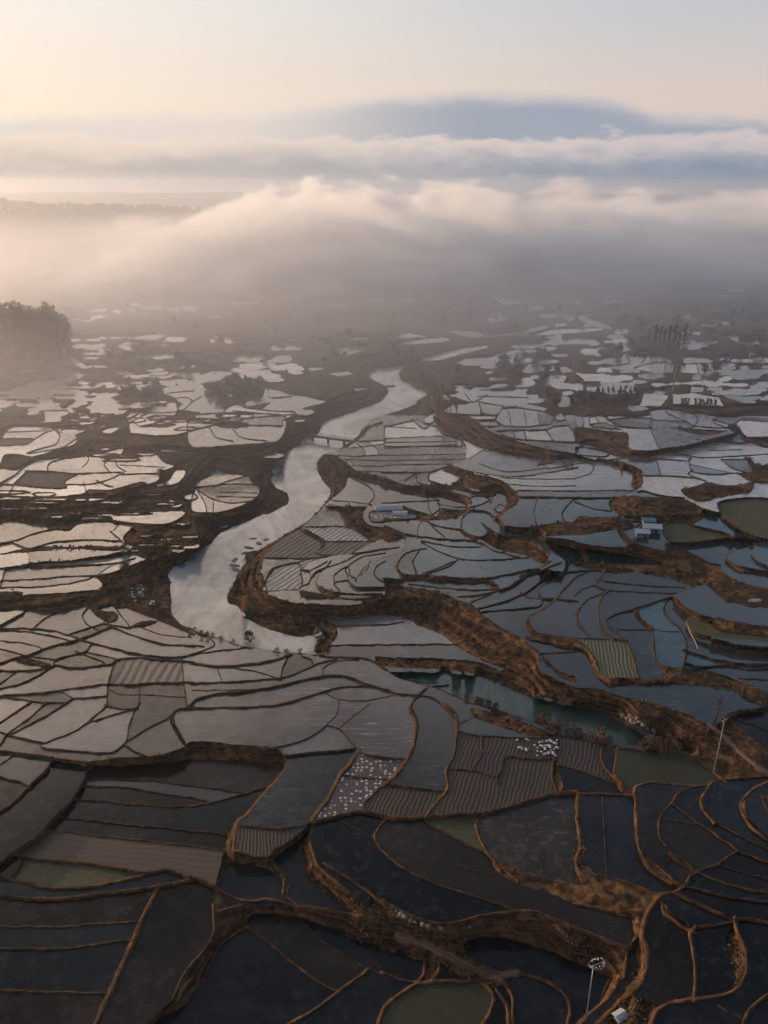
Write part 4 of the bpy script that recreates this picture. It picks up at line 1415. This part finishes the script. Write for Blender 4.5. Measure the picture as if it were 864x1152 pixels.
for k in range(3):
    CR['bush%d'%k]=(crown_mesh('crown',M['leaf'],1.9,3.6,900,.16,20+k,11,.12),trunk_mesh('trunk',3.4,1.8,20+k))
    CR['far%d'%k]=(crown_mesh('crown',M['leaf'],2.6,5.2,260,.42,30+k,9,.1),trunk_mesh('trunk',5.,2.3,30+k,nb=4))
    CR['rust%d'%k]=(crown_mesh('crown',M['leaf_red'],1.6,2.6,420,.12,40+k,8,.02),trunk_mesh('stem',2.3,1.5,40+k,nb=7,z0=.05))
    CR['bare%d'%k]=(crown_mesh('crown',M['leaf_red'],1.7,6.,150,.12,50+k,10,.3),trunk_mesh('trunk',6.6,1.9,50+k,nb=14))
    CR['fir%d'%k]=(fir_mesh('crown',20.,3.1,900,60+k),trunk_mesh('trunk',19.,1.,60+k,nb=3))
    CR['poplar%d'%k]=(crown_mesh('crown',M['leaf_red'],1.5,14.,420,.4,70+k,16,.12),trunk_mesh('trunk',13.,1.4,70+k,nb=8))
def snap(px,py):
    for k in range(30):
        i=int(round((py+k*.8-Y0)/ST)); j=int(round((px-X0)/ST))
        if code[i,j]>0 and nd[i,j]<.8: return px,py+k*.8
    return px,py
for k in range(3): CR['grove%d'%k]=(crown_mesh('crown',M['leaf_fir'],3.6,20.,900,.5,80+k,22,.05),trunk_mesh('trunk',18.,2.,80+k,nb=5))
HT0={'grove':20.,'bush':3.6,'far':5.2,'rust':2.6,'bare':6.6,'fir':20.,'poplar':14.}
def tree(kind,px,py,hm,name,label,cat,group,wide=1.):
    k=kind+str(random.randrange(3)); c,t=CR[k]
    loc=place(px,py)
    r=empty(name,loc,random.random()*6.28,label,cat,group)
    s=hm/HT0[kind]; r.scale=(s*wide*(.9+.2*random.random()),s*wide*(.9+.2*random.random()),s)
    for nm,me in (('crown',c),('stem' if kind=='rust' else 'trunk',t)):
        o=bpy.data.objects.new(nm,me); col.objects.link(o); o.parent=r
    return r
l=place(280,722); tree('bush',280,722,height_to(l,710),'lone_tree','round dark bushy tree standing alone on the dike at the river','tree',None,1.15)
l=place(806,806); tree('bare',806,806,height_to(l,777),'bare_tree','thin dark bare tree rising beside the pool at the right','tree',None,.8)
for i,(px,py,hh) in enumerate([(607,803,2.4),(613,809,3.),(620,807,3.2),(628,813,2.2),(637,819,2.6),(646,818,3.4),(655,822,2.6),(667,827,3.),(676,824,3.8),(683,829,2.4),(730,838,3.2),(738,834,3.6),(746,842,3.),(753,837,3.4),(761,846,2.8),(722,843,2.)]):
    px,py=snap(px,py)
    tree('rust',px,py,hh,'rusty_shrub','rusty brown shrub along the dike south of the green pool','shrub','rusty shrubs along the pool dike',1.1)
for px,py in [(536,782),(541,785),(549,787),(557,794),(525,778)]:
    px,py=snap(px,py)
    tree('bush',px,py,1.7,'dark_shrub','small dark shrub on the dike near the pool\'s upper end','shrub','dark shrubs on the pool dike')
for px,py in [(226,707),(233,713),(239,716),(249,719),(262,722),(311,728),(322,729),(337,731)]:
    px,py=snap(px,py)
    tree('rust',px,py,1.5,'dike_shrub','low brown shrub on the dike either side of the lone tree','shrub','low shrubs on the river dike')
# far trees
i=0
for row,(by,ty) in enumerate([(404,343),(398,340),(391,338)]):
    for px in np.arange(-30,78,6.2):
        x=px+random.uniform(-2,2)+row*2; l=place(x,by)
        hh=height_to(l,ty+random.uniform(-1.5,2)+max(0,(x-62))*.8)
        tree('grove',x,by,hh,'grove_tree','tall dark tree in the dense flat topped grove at the misty left edge','tree','trees of the misty left grove',.9)
for px in (735,741,746,751,757,763,768):
    l=place(px,393); tree('poplar',px,393,height_to(l,358+random.uniform(0,10)),'poplar_tree','slender leafless poplar in the misty clump on the right','tree','poplars in the right mist')
for px in (768,773,782,787,791,795,799,804,672,678,684,690,697,703,709,714):
    py=457 if px>750 else 443
    l=place(px,py); tree('far',px,py,height_to(l,py-random.uniform(8,11)),'field_tree','small dark tree in a row against a bright far paddy','tree','trees in rows on the far fields',.6)
for px,py in [(486,446),(490,452),(494,458),(498,449),(503,455),(482,440),(507,463),(476,434),(470,412),(463,405),(456,403),(449,408),(455,415),(513,470),(500,466),(492,466)]:
    tree('bare',px,py,random.uniform(6,9),'riverside_tree','thin reddish leafless tree on the scrub bank by the far river','tree','leafless trees by the far river')
def banky(px,py):
    i=int((py-Y0)/ST); j=int((px-X0)/ST)
    return 0<=i<NY and 0<=j<NX and not wet[i,j] and nd[i,j]>1.6
def scatter(n,x0,x1,y0,y1,kind,hm,name,label,group,ell=True):
    k=0;tr=0
    while k<n and tr<n*12:
        tr+=1
        a=random.random()*6.283; q=random.random()**.5
        px=(x0+x1)/2+(x1-x0)/2*q*math.cos(a); py=(y0+y1)/2+(y1-y0)/2*q*math.sin(a)
        if not ell: px=random.uniform(x0,x1); py=random.uniform(y0,y1)
        if not banky(px,py): continue
        tree(kind,px,py,hm*random.uniform(.7,1.3),name,label,'tree',group,1.1); k+=1
scatter(34,226,298,428,450,'far',4.,'woodland_tree','dark leafy tree on the round wooded knoll left of the river','trees on the wooded knoll')
scatter(22,134,186,428,452,'far',3.8,'hedge_tree','dark leafy tree in the scrub above the far left paddies','trees above the far left paddies')
scatter(16,548,640,400,430,'far',5.,'copse_tree','dark tree in the scrub beyond the far river reach','trees beyond the far river reach')
scatter(14,560,720,446,456,'far',4.5,'bank_tree','dark tree on the long scrub belt above the grey terraces','trees on the long scrub belt')
scatter(90,-20,880,335,420,'far',4.6,'misty_tree','dim tree scattered over the misty far plain','trees scattered on the misty plain',False)
scatter(22,690,880,350,420,'far',5.5,'shaded_tree','dark blue tree on the shadowed slope at the right','trees on the shaded right slope',False)
scatter(10,140,200,520,645,'bush',2.6,'slope_bush','small dark bush on the brown slope left of the river','bushes on the left river slope',False)
# forest cover on the far hills: one mass
mb=MB(); rg=random.Random(5)
for _ in range(2600):
    X=rg.gauss(-900,520); Y=rg.uniform(1180,1620); 
    hz=11+float(hillz(np.array(X),np.array(Y)))
    if hz<22: continue
    r=rg.uniform(3.,6.); mb.blob((X,Y,hz+r*.5),(r,r,r*rg.uniform(1.,1.7)),_,6,4,.3)
fo=mb.build('forest',M['leaf_fir'],smooth_=False); tag(fo,'dim forest covering the far hill at the left',kind='stuff')
# scrub on the banks: one mass of small clumps
bm_=(~wet)&(nd>1.25)&(GY>440)&bank
kk=np.argwhere(bm_&(fade>.15)); RNG.shuffle(kk)
mb=MB(); rg=random.Random(9); cnt_s=0
for i,j in kk[:30000]:
    x,y,z=X3[i,j],Y3[i,j],Zt[i,j]; s_=rg.uniform(.1,.24)*(1+max(0,(850-GY[i,j]))/260)
    if vnoise(x,y,7.,77)<.52: continue
    for q in range(4): mb.leaf((x+rg.gauss(0,.28),y+rg.gauss(0,.28),z+abs(rg.gauss(0,.3))*s_*1.6+.05),s_,rg)
    cnt_s+=1
    if cnt_s>5000: break
kd=np.argwhere((code>0)&(nd<.9)&(GY>660)&(GY<1170)); RNG.shuffle(kd)
for i,j in kd[:9000]:
    x,y,z=X3[i,j],Y3[i,j],Zt[i,j]
    if vnoise(x,y,5.,78)<.5: continue
    s_=rg.uniform(.05,.13)
    for q in range(3): mb.leaf((x+rg.gauss(0,.12),y+rg.gauss(0,.12),z+.04+abs(rg.gauss(0,.07))),s_,rg)
so_=mb.build('scrub',M['scrub']); tag(so_,'dry brown scrub and weeds on the terrace banks',kind='stuff')
mb=MB()
for (sx,sy,nn,sz) in [(595,935,2600,.1),(330,820,500,.08),(330,900,500,.08),(700,930,400,.08),(150,900,500,.08),(480,850,300,.08),(60,1080,500,.08),(400,1010,500,.08),(850,850,300,.08),(60,900,500,.08)]:
    l=at(sx,sy)
    if not l: continue
    ks=np.argwhere(lab==l); RNG.shuffle(ks); q_=0
    for i,j in ks[:nn*4]:
        x,y,_=ground(GX[i,j],GY[i,j],zr[l])
        if vnoise(x,y,6.,79)<(.42 if nn>1000 else .62): continue
        mb.leaf((float(x)+rg.gauss(0,.1),float(y),zr[l]+rg.uniform(0,.08)),sz*rg.uniform(.5,1.2),rg); q_+=1
        if q_>nn: break
st_=mb.build('stubble',M['scrub']); tag(st_,'broken stubble and weeds standing in the shallow paddies',kind='stuff')
# ---------------------------------------------------------------- poles
l=place(803,868); hh=height_to(l,808)
r=empty('utility_pole',l,.5,'leaning pale utility pole beside the road at the right','pole')
MB().tube([(0,0,-.5),(0.02*hh,0,hh)],[.12,.07],9).build('pole',M['concrete'],r,smooth_=True)
MB().box((.02*hh*.96,0,hh-.5),(1.6,.12,.12)).build('cross_arm',M['wood'],r)
for s_ in (-.7,0.,.7): MB().tube([(s_+.02*hh,0,hh-.44),(s_+.02*hh,0,hh-.2)],[.05,.035],6).build('insulator',M['white'],r)
l=place(659,1148); hh=height_to(l,1086)
r=empty('floodlight_mast',l,.3,'tall white mast with a ring of pale floodlights on top','mast')
MB().tube([(0,0,-.5),(0,0,hh)],[.09,.05],9).build('mast_pole',M['steel'],r,smooth_=True)
ring=MB(); ring.tube([(1.1*math.cos(a*.524)+.5,1.1*math.sin(a*.524)*.7,hh+.05+.12*math.sin(a)) for a in range(13)],.035,5); ring.tube([(-.6,0,hh),(1.6,0,hh+.1)],.04,5); ring.build('ring_frame',M['steel'],r)
for a in range(12):
    t_=a*.524; q=MB(); q.box((0,0,0),(random.uniform(.14,.26),.1,random.uniform(.12,.22)),t_); o=q.build('floodlight',M['white'],r); o.location=(random.uniform(.7,1.15)*math.cos(t_)+.5,.8*math.sin(t_)*.7,hh+.2+random.uniform(-.25,.3)); o.rotation_euler=(.5,.2*a,0)
for px,by,ty,lb in [(757,441,408,'tall thin pole on the far scrub belt at the right'),(843,404,388,'short thin pole in the mist at the right edge')]:
    l=place(px,by); hh=height_to(l,ty)
    r=empty('power_pole',l,0,lb,'pole')
    MB().tube([(0,0,-.5),(0,0,hh)],[.28,.18],7).build('pole',M['wood'],r)
    MB().box((0,0,hh-1.),(3.,.2,.2)).build('cross_arm',M['wood'],r)
# ---------------------------------------------------------------- sheds
def shed(px,py,L,Wd,Hh,rz,lb,roof,wall,name='metal_shed',cat='shed'):
    r=empty(name,place(px,py,-.05),rz,lb,cat)
    MB().box((0,0,Hh/2),(L,Wd,Hh)).build('wall',wall,r)
    g=MB(); e=.3; p=Hh*.42
    V=[(-L/2-e,-Wd/2-e,Hh-.05),(L/2+e,-Wd/2-e,Hh-.05),(L/2+e,Wd/2+e,Hh-.05),(-L/2-e,Wd/2+e,Hh-.05),(-L/2-e,0,Hh+p),(L/2+e,0,Hh+p),
       (-L/2-e,-Wd/2-e,Hh+.07),(L/2+e,-Wd/2-e,Hh+.07),(L/2+e,Wd/2+e,Hh+.07),(-L/2-e,Wd/2+e,Hh+.07),(-L/2-e,0,Hh+p+.12),(L/2+e,0,Hh+p+.12)]
    g.add(V,[(6,7,11,10),(8,9,10,11),(1,0,4,5),(3,2,5,4),(0,1,7,6),(2,3,9,8),(0,6,10,4),(4,10,9,3),(1,5,11,7),(5,2,8,11)])
    g.build('roof',roof,r)
    MB().box((L*.2,-Wd/2-.02,Hh*.4),(L*.2,.06,Hh*.8)).build('door',M['darkglass'],r)
    for s_ in (-.3,-.05): MB().box((L*s_,-Wd/2-.02,Hh*.58),(L*.14,.05,Hh*.3)).build('window',M['darkglass'],r)
    return r
shed(733,598,4.6,3.,1.7,-.15,'white roofed shed between the dark terrace block and the olive meadow',M['film'],M['bluep'])
shed(722,603,3.4,2.6,1.5,-.15,'small blue walled shed left of the white roofed shed',M['film'],M['bluep'])
shed(729,590,3.2,2.4,1.5,-.1,'blue grey shed behind the white roofed shed',M['bluep'],M['concrete'])
shed(697,1147,1.1,.9,.8,.5,'tiny white pump hut by the lower right path',M['film'],M['white'],'pump_hut','hut')
def tunnel(px,py,L,rad,rz,lb):
    r=empty('polytunnel',place(px,py,0),rz,lb,'polytunnel','polytunnels by the glinting trays')
    m=MB(); n=12;V=[];Fc=[]
    for k,x in enumerate((-L/2,L/2)):
        for a in range(n+1): V.append((x,rad*math.cos(math.pi*a/n),rad*.8*math.sin(math.pi*a/n)))
    for a in range(n): Fc.append((a,a+1,n+2+a,n+1+a))
    Fc+= [tuple(range(n,-1,-1)),tuple(range(n+1,2*n+2))]
    m.add(V,Fc); m.build('cover',M['film'],r)
    q=MB()
    for k in range(6):
        x=-L/2+L*k/5; q.tube([(x,(rad+.03)*math.cos(math.pi*a/8),(rad*.8+.03)*math.sin(math.pi*a/8)) for a in range(9)],.04,4)
    q.build('hoop_frame',M['steel'],r)
tunnel(439,572,7.5,1.5,.08,'long white polytunnel at the back of the glinting plot')
tunnel(429,573,4.,1.3,.2,'short white polytunnel left of the long one')
tunnel(450,578,4.6,1.1,-.05,'low white polytunnel right of the long one')
# ---------------------------------------------------------------- sacks, sheets, stones
SK=[MB().blob((0,0,.2),(.55,.36,.24),k,9,6,.2).mesh('white_sack',M['sack'],False) for k in range(4)]
for x,y in [(600,165),(642,162),(678,188),(640,210),(620,205),(700,175),(712,172),(690,215),(708,218),(735,170),(750,170),(770,180),(730,190),(745,195),(725,205),(750,210),(765,205),(690,200),(715,195),(778,165),(740,225),(760,225),(725,228),(778,200),(690,235),(770,235),(650,165),(706,190),(612,200)]:
    o=bpy.data.objects.new('white_sack',random.choice(SK)); col.objects.link(o); o.location=place(432+x/4,792+y/4,.05); o.rotation_euler=(0,0,random.random()*3); s_=random.uniform(.45,.95); o.scale=(s_,s_,s_)
    tag(o,'white filled sack lying on the small furrowed plot','sack','white sacks on the furrowed plot')
PS=[]
for k in range(4):
    rg=random.Random(k); n=5; V=[(a/n-.5,b/n-.5,rg.random()*.25) for b in range(n+1) for a in range(n+1)]
    V+=[(v[0],v[1],v[2]-.02) for v in V]; N1=(n+1)**2
    Fc=[(b*(n+1)+a,b*(n+1)+a+1,(b+1)*(n+1)+a+1,(b+1)*(n+1)+a) for b in range(n) for a in range(n)]; Fc+=[tuple(q+N1 for q in f)[::-1] for f in Fc]
    PS.append(MB().add(V,Fc).mesh('plastic_sheet',M['film']))
for k in range(34):
    a=random.random()*6.28; q=random.random()**.5; px=152+11*q*math.cos(a); py=666+11*q*math.sin(a)
    if k>27: px,py=172+random.uniform(-3,3),678+random.uniform(-3,3)
    o=bpy.data.objects.new('plastic_sheet',random.choice(PS)); col.objects.link(o); o.location=place(px,py,.12); o.rotation_euler=(random.uniform(-.4,.4),random.uniform(-.4,.4),random.random()*6); s_=random.uniform(.3,.9); o.scale=(s_,s_*.6,s_)
    tag(o,'crumpled scrap of pale plastic on the brown slope left of the river bend','plastic scrap','plastic scraps on the left slope')
o=MB().box((0,0,.1),(3.2,1.6,.25),0,.08).build('blue_tarpaulin',M['bluep'],loc=place(250,593,.1)); tag(o,'blue tarpaulin lying on the brown bank left of the river','tarpaulin')
RK=[MB().blob((0,0,0),(1.,.75,.42),k+50,9,6,.25).mesh('river_rock',M['rock'],True) for k in range(4)]
for px,py,s_ in [(291,611,1.7),(279,616,1.9),(276,622,1.6),(264,630,1.7),(263,636,1.9),(265,641,2.),(285,606,1.4),(206,636,2.),(212,631,1.4),(300,607,1.3),(218,628,1.)]:
    o=bpy.data.objects.new('river_rock',random.choice(RK)); col.objects.link(o); o.location=place(px,py,.0); o.rotation_euler=(0,0,random.random()*3); o.scale=(s_*.9,s_*.6,s_*.32)
    tag(o,'flat grey rock in the shallows by the river bank','rock','rocks in the river shallows')
for px,py in [(446,1026),(455,1032),(467,1038),(476,1040),(482,1042),(496,1044),(522,1044),(528,1043),(462,1036),(452,1030)]:
    o=bpy.data.objects.new('boulder',random.choice(RK)); col.objects.link(o); o.location=place(px,py,.1); o.rotation_euler=(random.random(),0,random.random()*3); s_=random.uniform(.35,.6); o.scale=(s_,s_,s_*1.2)
    tag(o,'pale boulder at the foot of the great curved terrace','boulder','boulders under the curved terrace')
for px,py in [(702,806),(706,809),(711,812),(715,814),(720,813),(724,816),(699,803),(728,820),(735,823),(717,809),(709,806)]:
    o=bpy.data.objects.new('grey_boulder',random.choice(RK)); col.objects.link(o); o.location=place(px,py,.1); o.rotation_euler=(random.random(),0,random.random()*3); s_=random.uniform(.5,.9); o.scale=(s_,s_,s_*1.2)
    tag(o,'grey boulder on the pool side of the brown ridge','boulder','boulders on the brown ridge')
# ---------------------------------------------------------------- boats, bridge, pipe
def boat(px,py,L,rz,mat,lb):
    r=empty('rowing_boat',place(px,py,.0),rz,lb,'boat')
    n=9; V=[];Fc=[]
    for i in range(n):
        t=i/(n-1)*2-1; w=L*.17*(1-abs(t)**2.4)+.02; sh=.12*t*t*L*.3
        V+=[(t*L/2,-w,.5+sh),(t*L/2,-w*.6,.02+sh*.6),(t*L/2,0,-.08+sh*.6),(t*L/2,w*.6,.02+sh*.6),(t*L/2,w,.5+sh),(t*L/2,w*.86,.46+sh),(t*L/2,0,.1+sh*.6),(t*L/2,-w*.86,.46+sh)]
    for i in range(n-1):
        for k in range(8): Fc.append((i*8+k,i*8+(k+1)%8,(i+1)*8+(k+1)%8,(i+1)*8+k))
    MB().add(V,Fc).build('hull',mat,r,smooth_=True)
    for t in (-.2,.2): MB().box((t*L,0,.36),(.25,L*.26,.06)).build('seat',M['wood'],r)
boat(439,435,5.,.2,M['bark'],'small dark boat on the far river reach')
boat(849,677,3.4,.1,M['white'],'small white boat on the still paddy at the right edge')
a=place(340,491.5); b=place(399,497)
A_=Vector((a[0],a[1],0)); B_=Vector((b[0],b[1],0)); Lb=(B_-A_).length; zz=max(a[2],b[2],zriver(494)+1.)
r=empty('footbridge',((A_+B_)/2).to_tuple()[:2]+(zz,),math.atan2(B_.y-A_.y,B_.x-A_.x),'dark low footbridge crossing the river in the middle distance','bridge')
MB().box((0,0,0),(Lb+3,1.8,.35)).build('deck',M['bark'],r)
for s_ in (-.85,.85):
    q=MB(); q.tube([(-Lb/2,s_,1.1),(Lb/2,s_,1.1)],.06,5)
    for k in range(12): q.tube([(-Lb/2+Lb*k/11,s_,.15),(-Lb/2+Lb*k/11,s_,1.1)],.05,5)
    q.build('railing',M['bark'],r)
for k in (-.3,0,.3): MB().box((Lb*k,0,-1.1),(.3,1.2,2.)).build('pier',M['bark'],r)
pp=[place(772+13*k/6,701+31*k/6+ (1.5*math.sin(k)),.25) for k in range(7)]
o=MB().tube(pp,.07,6).build('water_pipe',M['white']); tag(o,'thin white pipe running down between the blue paddies','pipe')

# ---------------------------------------------------------------- camera
cam=bpy.data.cameras.new('camera'); co=bpy.data.objects.new('camera',cam); col.objects.link(co)
co.location=(0,0,H); co.rotation_euler=(R(90)-PITCH,0,0)
cam.sensor_fit='VERTICAL'; cam.sensor_height=24.0; cam.lens=F/1152*24.0; cam.clip_start=.5; cam.clip_end=60000
C.camera=co
# ---------------------------------------------------------------- light
SAZ,SEL=R(64),R(8.5)   # sun: degrees left of the view direction, and up
sd=np.array([-math.sin(SAZ)*math.cos(SEL),math.cos(SAZ)*math.cos(SEL),math.sin(SEL)])
su=bpy.data.lights.new('sun','SUN'); su.energy=5.0; su.angle=R(.6); su.color=(1.,.62,.34)
so=bpy.data.objects.new('sun',su); col.objects.link(so)
import mathutils
so.rotation_euler=mathutils.Vector(sd.tolist()).to_track_quat('Z','Y').to_euler()
HAZE=1.5e-4; FDEN=.024; FY0=640.; FY1=900.; FSL=-.1; FTOP=86.; VSTEP=.1; MDEN=.0062; MY0=70.; MY1=740.
EXPO=0.0
w=NT('World',True); C.world=w.m
sky=w.N('ShaderNodeTexSky'); sky.sky_type='NISHITA'; sky.sun_disc=False; sky.sun_elevation=SEL; sky.sun_rotation=-SAZ; sky.altitude=600; sky.air_density=1.; sky.dust_density=3.; sky.ozone_density=1.
d=w.N('ShaderNodeTexCoord').outputs['Generated']
X,Y,Z_=w.xyz(d)
el=w.math('MULTIPLY',w.math('ARCSINE',Z_),57.2958)
az=w.math('MULTIPLY',w.math('ARCTAN2',X,Y),57.2958)
v=w.N('ShaderNodeCombineXYZ',{0:w.math('MULTIPLY',az,.16),1:w.math('MULTIPLY',el,.42),2:0.}).outputs[0]
n1=w.noise(v,1.,6,.6); n2=w.noise(v,3.2,5,.6)
nn=w.math('ADD',w.math('MULTIPLY',w.math('SUBTRACT',n1,.5),2.2),w.math('MULTIPLY',w.math('SUBTRACT',n2,.5),.9))
base=w.N('ShaderNodeMixRGB',{0:.0,1:sky.outputs[0],2:(1,1,1)}).outputs[0]
bg=w.N('ShaderNodeBackground',{0:sky.outputs[0],1:.12})
# thin high veil, an added out-of-view bright band, two cloud decks near the horizon
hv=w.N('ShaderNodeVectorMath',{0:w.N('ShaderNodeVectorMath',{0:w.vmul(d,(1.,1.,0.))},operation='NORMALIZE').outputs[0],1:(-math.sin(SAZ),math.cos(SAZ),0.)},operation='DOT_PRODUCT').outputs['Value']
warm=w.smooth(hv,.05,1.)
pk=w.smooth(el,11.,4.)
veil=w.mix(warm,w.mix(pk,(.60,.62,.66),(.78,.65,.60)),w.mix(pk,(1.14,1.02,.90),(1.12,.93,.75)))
n3=w.noise(w.vmul(d,(4.,4.,7.)),1.,6,.62,Distortion=.6); band_var=w.smooth(n3,.34,.66,.45,1.55)  # invented variation of the out-of-view band, to vary the paddy reflections
cb=w.N('ShaderNodeBackground',{0:veil,1:.9})
def deck(sh,top,soft,c_top,c_bot,depth,amp,fade_el):
    e=w.math('SUBTRACT',w.math('ADD',top,w.math('MULTIPLY',nn,amp)),el)     # >0 below the top
    m=w.smooth(e,0.,soft)
    cc=w.mix(w.smooth(e,0.,depth),c_top,c_bot)
    b=w.N('ShaderNodeBackground',{0:cc,1:1.})
    return w.N('ShaderNodeMixShader',{0:m,1:sh,2:b}).outputs[0]
cb=w.N('ShaderNodeBackground',{0:w.mix(w.smooth(el,24.,48.),w.mix(w.smooth(el,10.,22.),veil,w.mix(1.,w.mix(warm,(.40,.55,.76),(3.8,2.8,2.0)),w.N('ShaderNodeCombineXYZ',{0:band_var,1:band_var,2:band_var}).outputs[0],'MULTIPLY')),w.mix(warm,(.12,.175,.26),(.2,.25,.32))),1:1.})  # sky above the frame, brightened on the sun side to lift paddy reflections
m=.85
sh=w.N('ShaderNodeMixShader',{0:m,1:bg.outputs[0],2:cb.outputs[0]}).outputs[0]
# far blue-grey bank: high in the middle and right, sinking at the far right
topA=w.ramp(w.smooth(az,-30.,30.,0.,1.),[(0.,.40),(.3,.46),(.5,.54),(.62,.56),(.8,.53),(.9,.42),(1.,.36)])
topA=w.math('MULTIPLY',topA,10.)
wA=w.smooth(az,8.,-12.)
cA1=w.mix(wA,(.47,.48,.55),(.86,.76,.68)); cA2=w.mix(wA,(.355,.39,.46),(.80,.70,.63))
sh=deck(sh,topA,1.1,cA1,cA2,1.5,.5,0)
cB1=w.mix(warm,(.70,.60,.58),(.98,.80,.64)); cB2=w.mix(warm,(.20,.27,.37),(.62,.52,.44))
sh=deck(sh,w.math('ADD',2.9,0.),.55,cB1,cB2,2.6,1.3,0)
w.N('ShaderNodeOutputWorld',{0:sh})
# ---------------------------------------------------------------- air
def boxmesh(name,a,b):
    x0,y0,z0=a;x1,y1,z1=b
    V=[(x0,y0,z0),(x1,y0,z0),(x1,y1,z0),(x0,y1,z0),(x0,y0,z1),(x1,y0,z1),(x1,y1,z1),(x0,y1,z1)]
    Fc=[(0,3,2,1),(4,5,6,7),(0,1,5,4),(1,2,6,5),(2,3,7,6),(3,0,4,7)]
    return V,Fc
t=NT('haze_air'); pv=t.N('ShaderNodeVolumePrincipled',{'Color':(.78,.87,1.,1),'Density':HAZE,'Anisotropy':.78})
mh=t.out(None,pv.outputs[0])
V_,F_=boxmesh('haze',(-9100,-700,-10),(9100,9100,124))
h=mesh_np('haze',V_,F_,mh,False); tag(h,'thin morning haze lying over the whole valley','haze',kind='stuff')
t=NT('mist_air'); p=t.pos(); x,y,z=t.xyz(p)
g=t.smooth(t.math('SUBTRACT',y,t.math('MULTIPLY',x,.55)),MY0,MY1)
dn=t.math('MULTIPLY',t.math('MULTIPLY',g,t.math('ADD',t.smooth(z,62.,14.,.0,.94),t.smooth(z,118.,70.,.0,.11))),MDEN)
dn=t.math('MULTIPLY',dn,t.smooth(x,-450.,200.,.9,1.3))
pv=t.N('ShaderNodeVolumePrincipled',{'Color':(.83,.875,.97,1),'Density':dn,'Anisotropy':.7})
mm=t.out(None,pv.outputs[0]); mm.cycles.volume_step_rate=3.2
V_,F_=boxmesh('mist',(-1900,215,1.5),(1700,1800,119))
f=mesh_np('mist',V_,F_,mm,False); tag(f,'thin golden mist thickening over the far paddies','mist',kind='stuff')
t=NT('fog_bank_air'); p=t.pos(); x,y,z=t.xyz(p)
nA=t.noise(t.vmul(p,(1/150.,1/520.,1/62.)),1.,5,.68,Distortion=.9)
nB=t.noise(t.vmul(t.vadd(p,(900.,0.,0.)),(1/420.,1/700.,1/600.)),1.,2,.5)
front=t.math('ADD',t.math('ADD',y,t.math('MULTIPLY',x,FSL)),t.math('MULTIPLY',t.math('SUBTRACT',nA,.5),620.))
f1=t.smooth(front,FY0,FY1)
topz=t.math('ADD',FTOP,t.math('MULTIPLY',t.math('SUBTRACT',nB,.5),36.))
topz=t.math('ADD',topz,t.math('MULTIPLY',t.math('SUBTRACT',nA,.5),115.))
leftfall=t.smooth(x,-520.,-150.,-150.,0.)
nD=t.noise(t.vmul(p,(1/46.,1/330.,1/30.)),1.,3,.6)
e=t.math('ADD',t.math('SUBTRACT',t.math('ADD',topz,leftfall),z),t.math('MULTIPLY',t.math('SUBTRACT',nD,.5),85.))
f2=t.smooth(e,0.,20.)
low=t.smooth(z,0.,60.,.45,1.)
dn=t.math('MULTIPLY',t.math('MULTIPLY',f1,f2),t.math('MULTIPLY',low,t.smooth(nA,.4,.53,.04,1.)))
dn=t.math('MULTIPLY',dn,FDEN)
pv=t.N('ShaderNodeVolumePrincipled',{'Color':(.95,.975,1.,1),'Density':dn,'Anisotropy':.2})
mf=t.out(None,pv.outputs[0]); mf.cycles.volume_step_rate=2.2
V_,F_=boxmesh('fog',(-1000,500,2),(1100,1300,122))
f=mesh_np('fog',V_,F_,mf,False); tag(f,'thick white fog bank rolling over the far terraces','fog',kind='stuff')
C.cycles.volume_step_rate=VSTEP; C.cycles.volume_preview_step_rate=VSTEP

C.view_settings.view_transform='Standard'; C.view_settings.look='None'; C.view_settings.exposure=EXPO; C.view_settings.gamma=1; C.view_settings.use_curve_mapping=False
cy_=C.cycles; cy_.use_denoising=True; cy_.max_bounces=8; cy_.volume_bounces=3; cy_.diffuse_bounces=2; cy_.glossy_bounces=2; cy_.transparent_max_bounces=8; cy_.volume_max_steps=90; cy_.adaptive_min_samples=16; cy_.sample_clamp_indirect=6; cy_.use_adaptive_sampling=True; cy_.adaptive_threshold=.035
try: cy_.denoiser='OPENIMAGEDENOISE'; cy_.denoising_prefilter='ACCURATE'
except Exception: pass
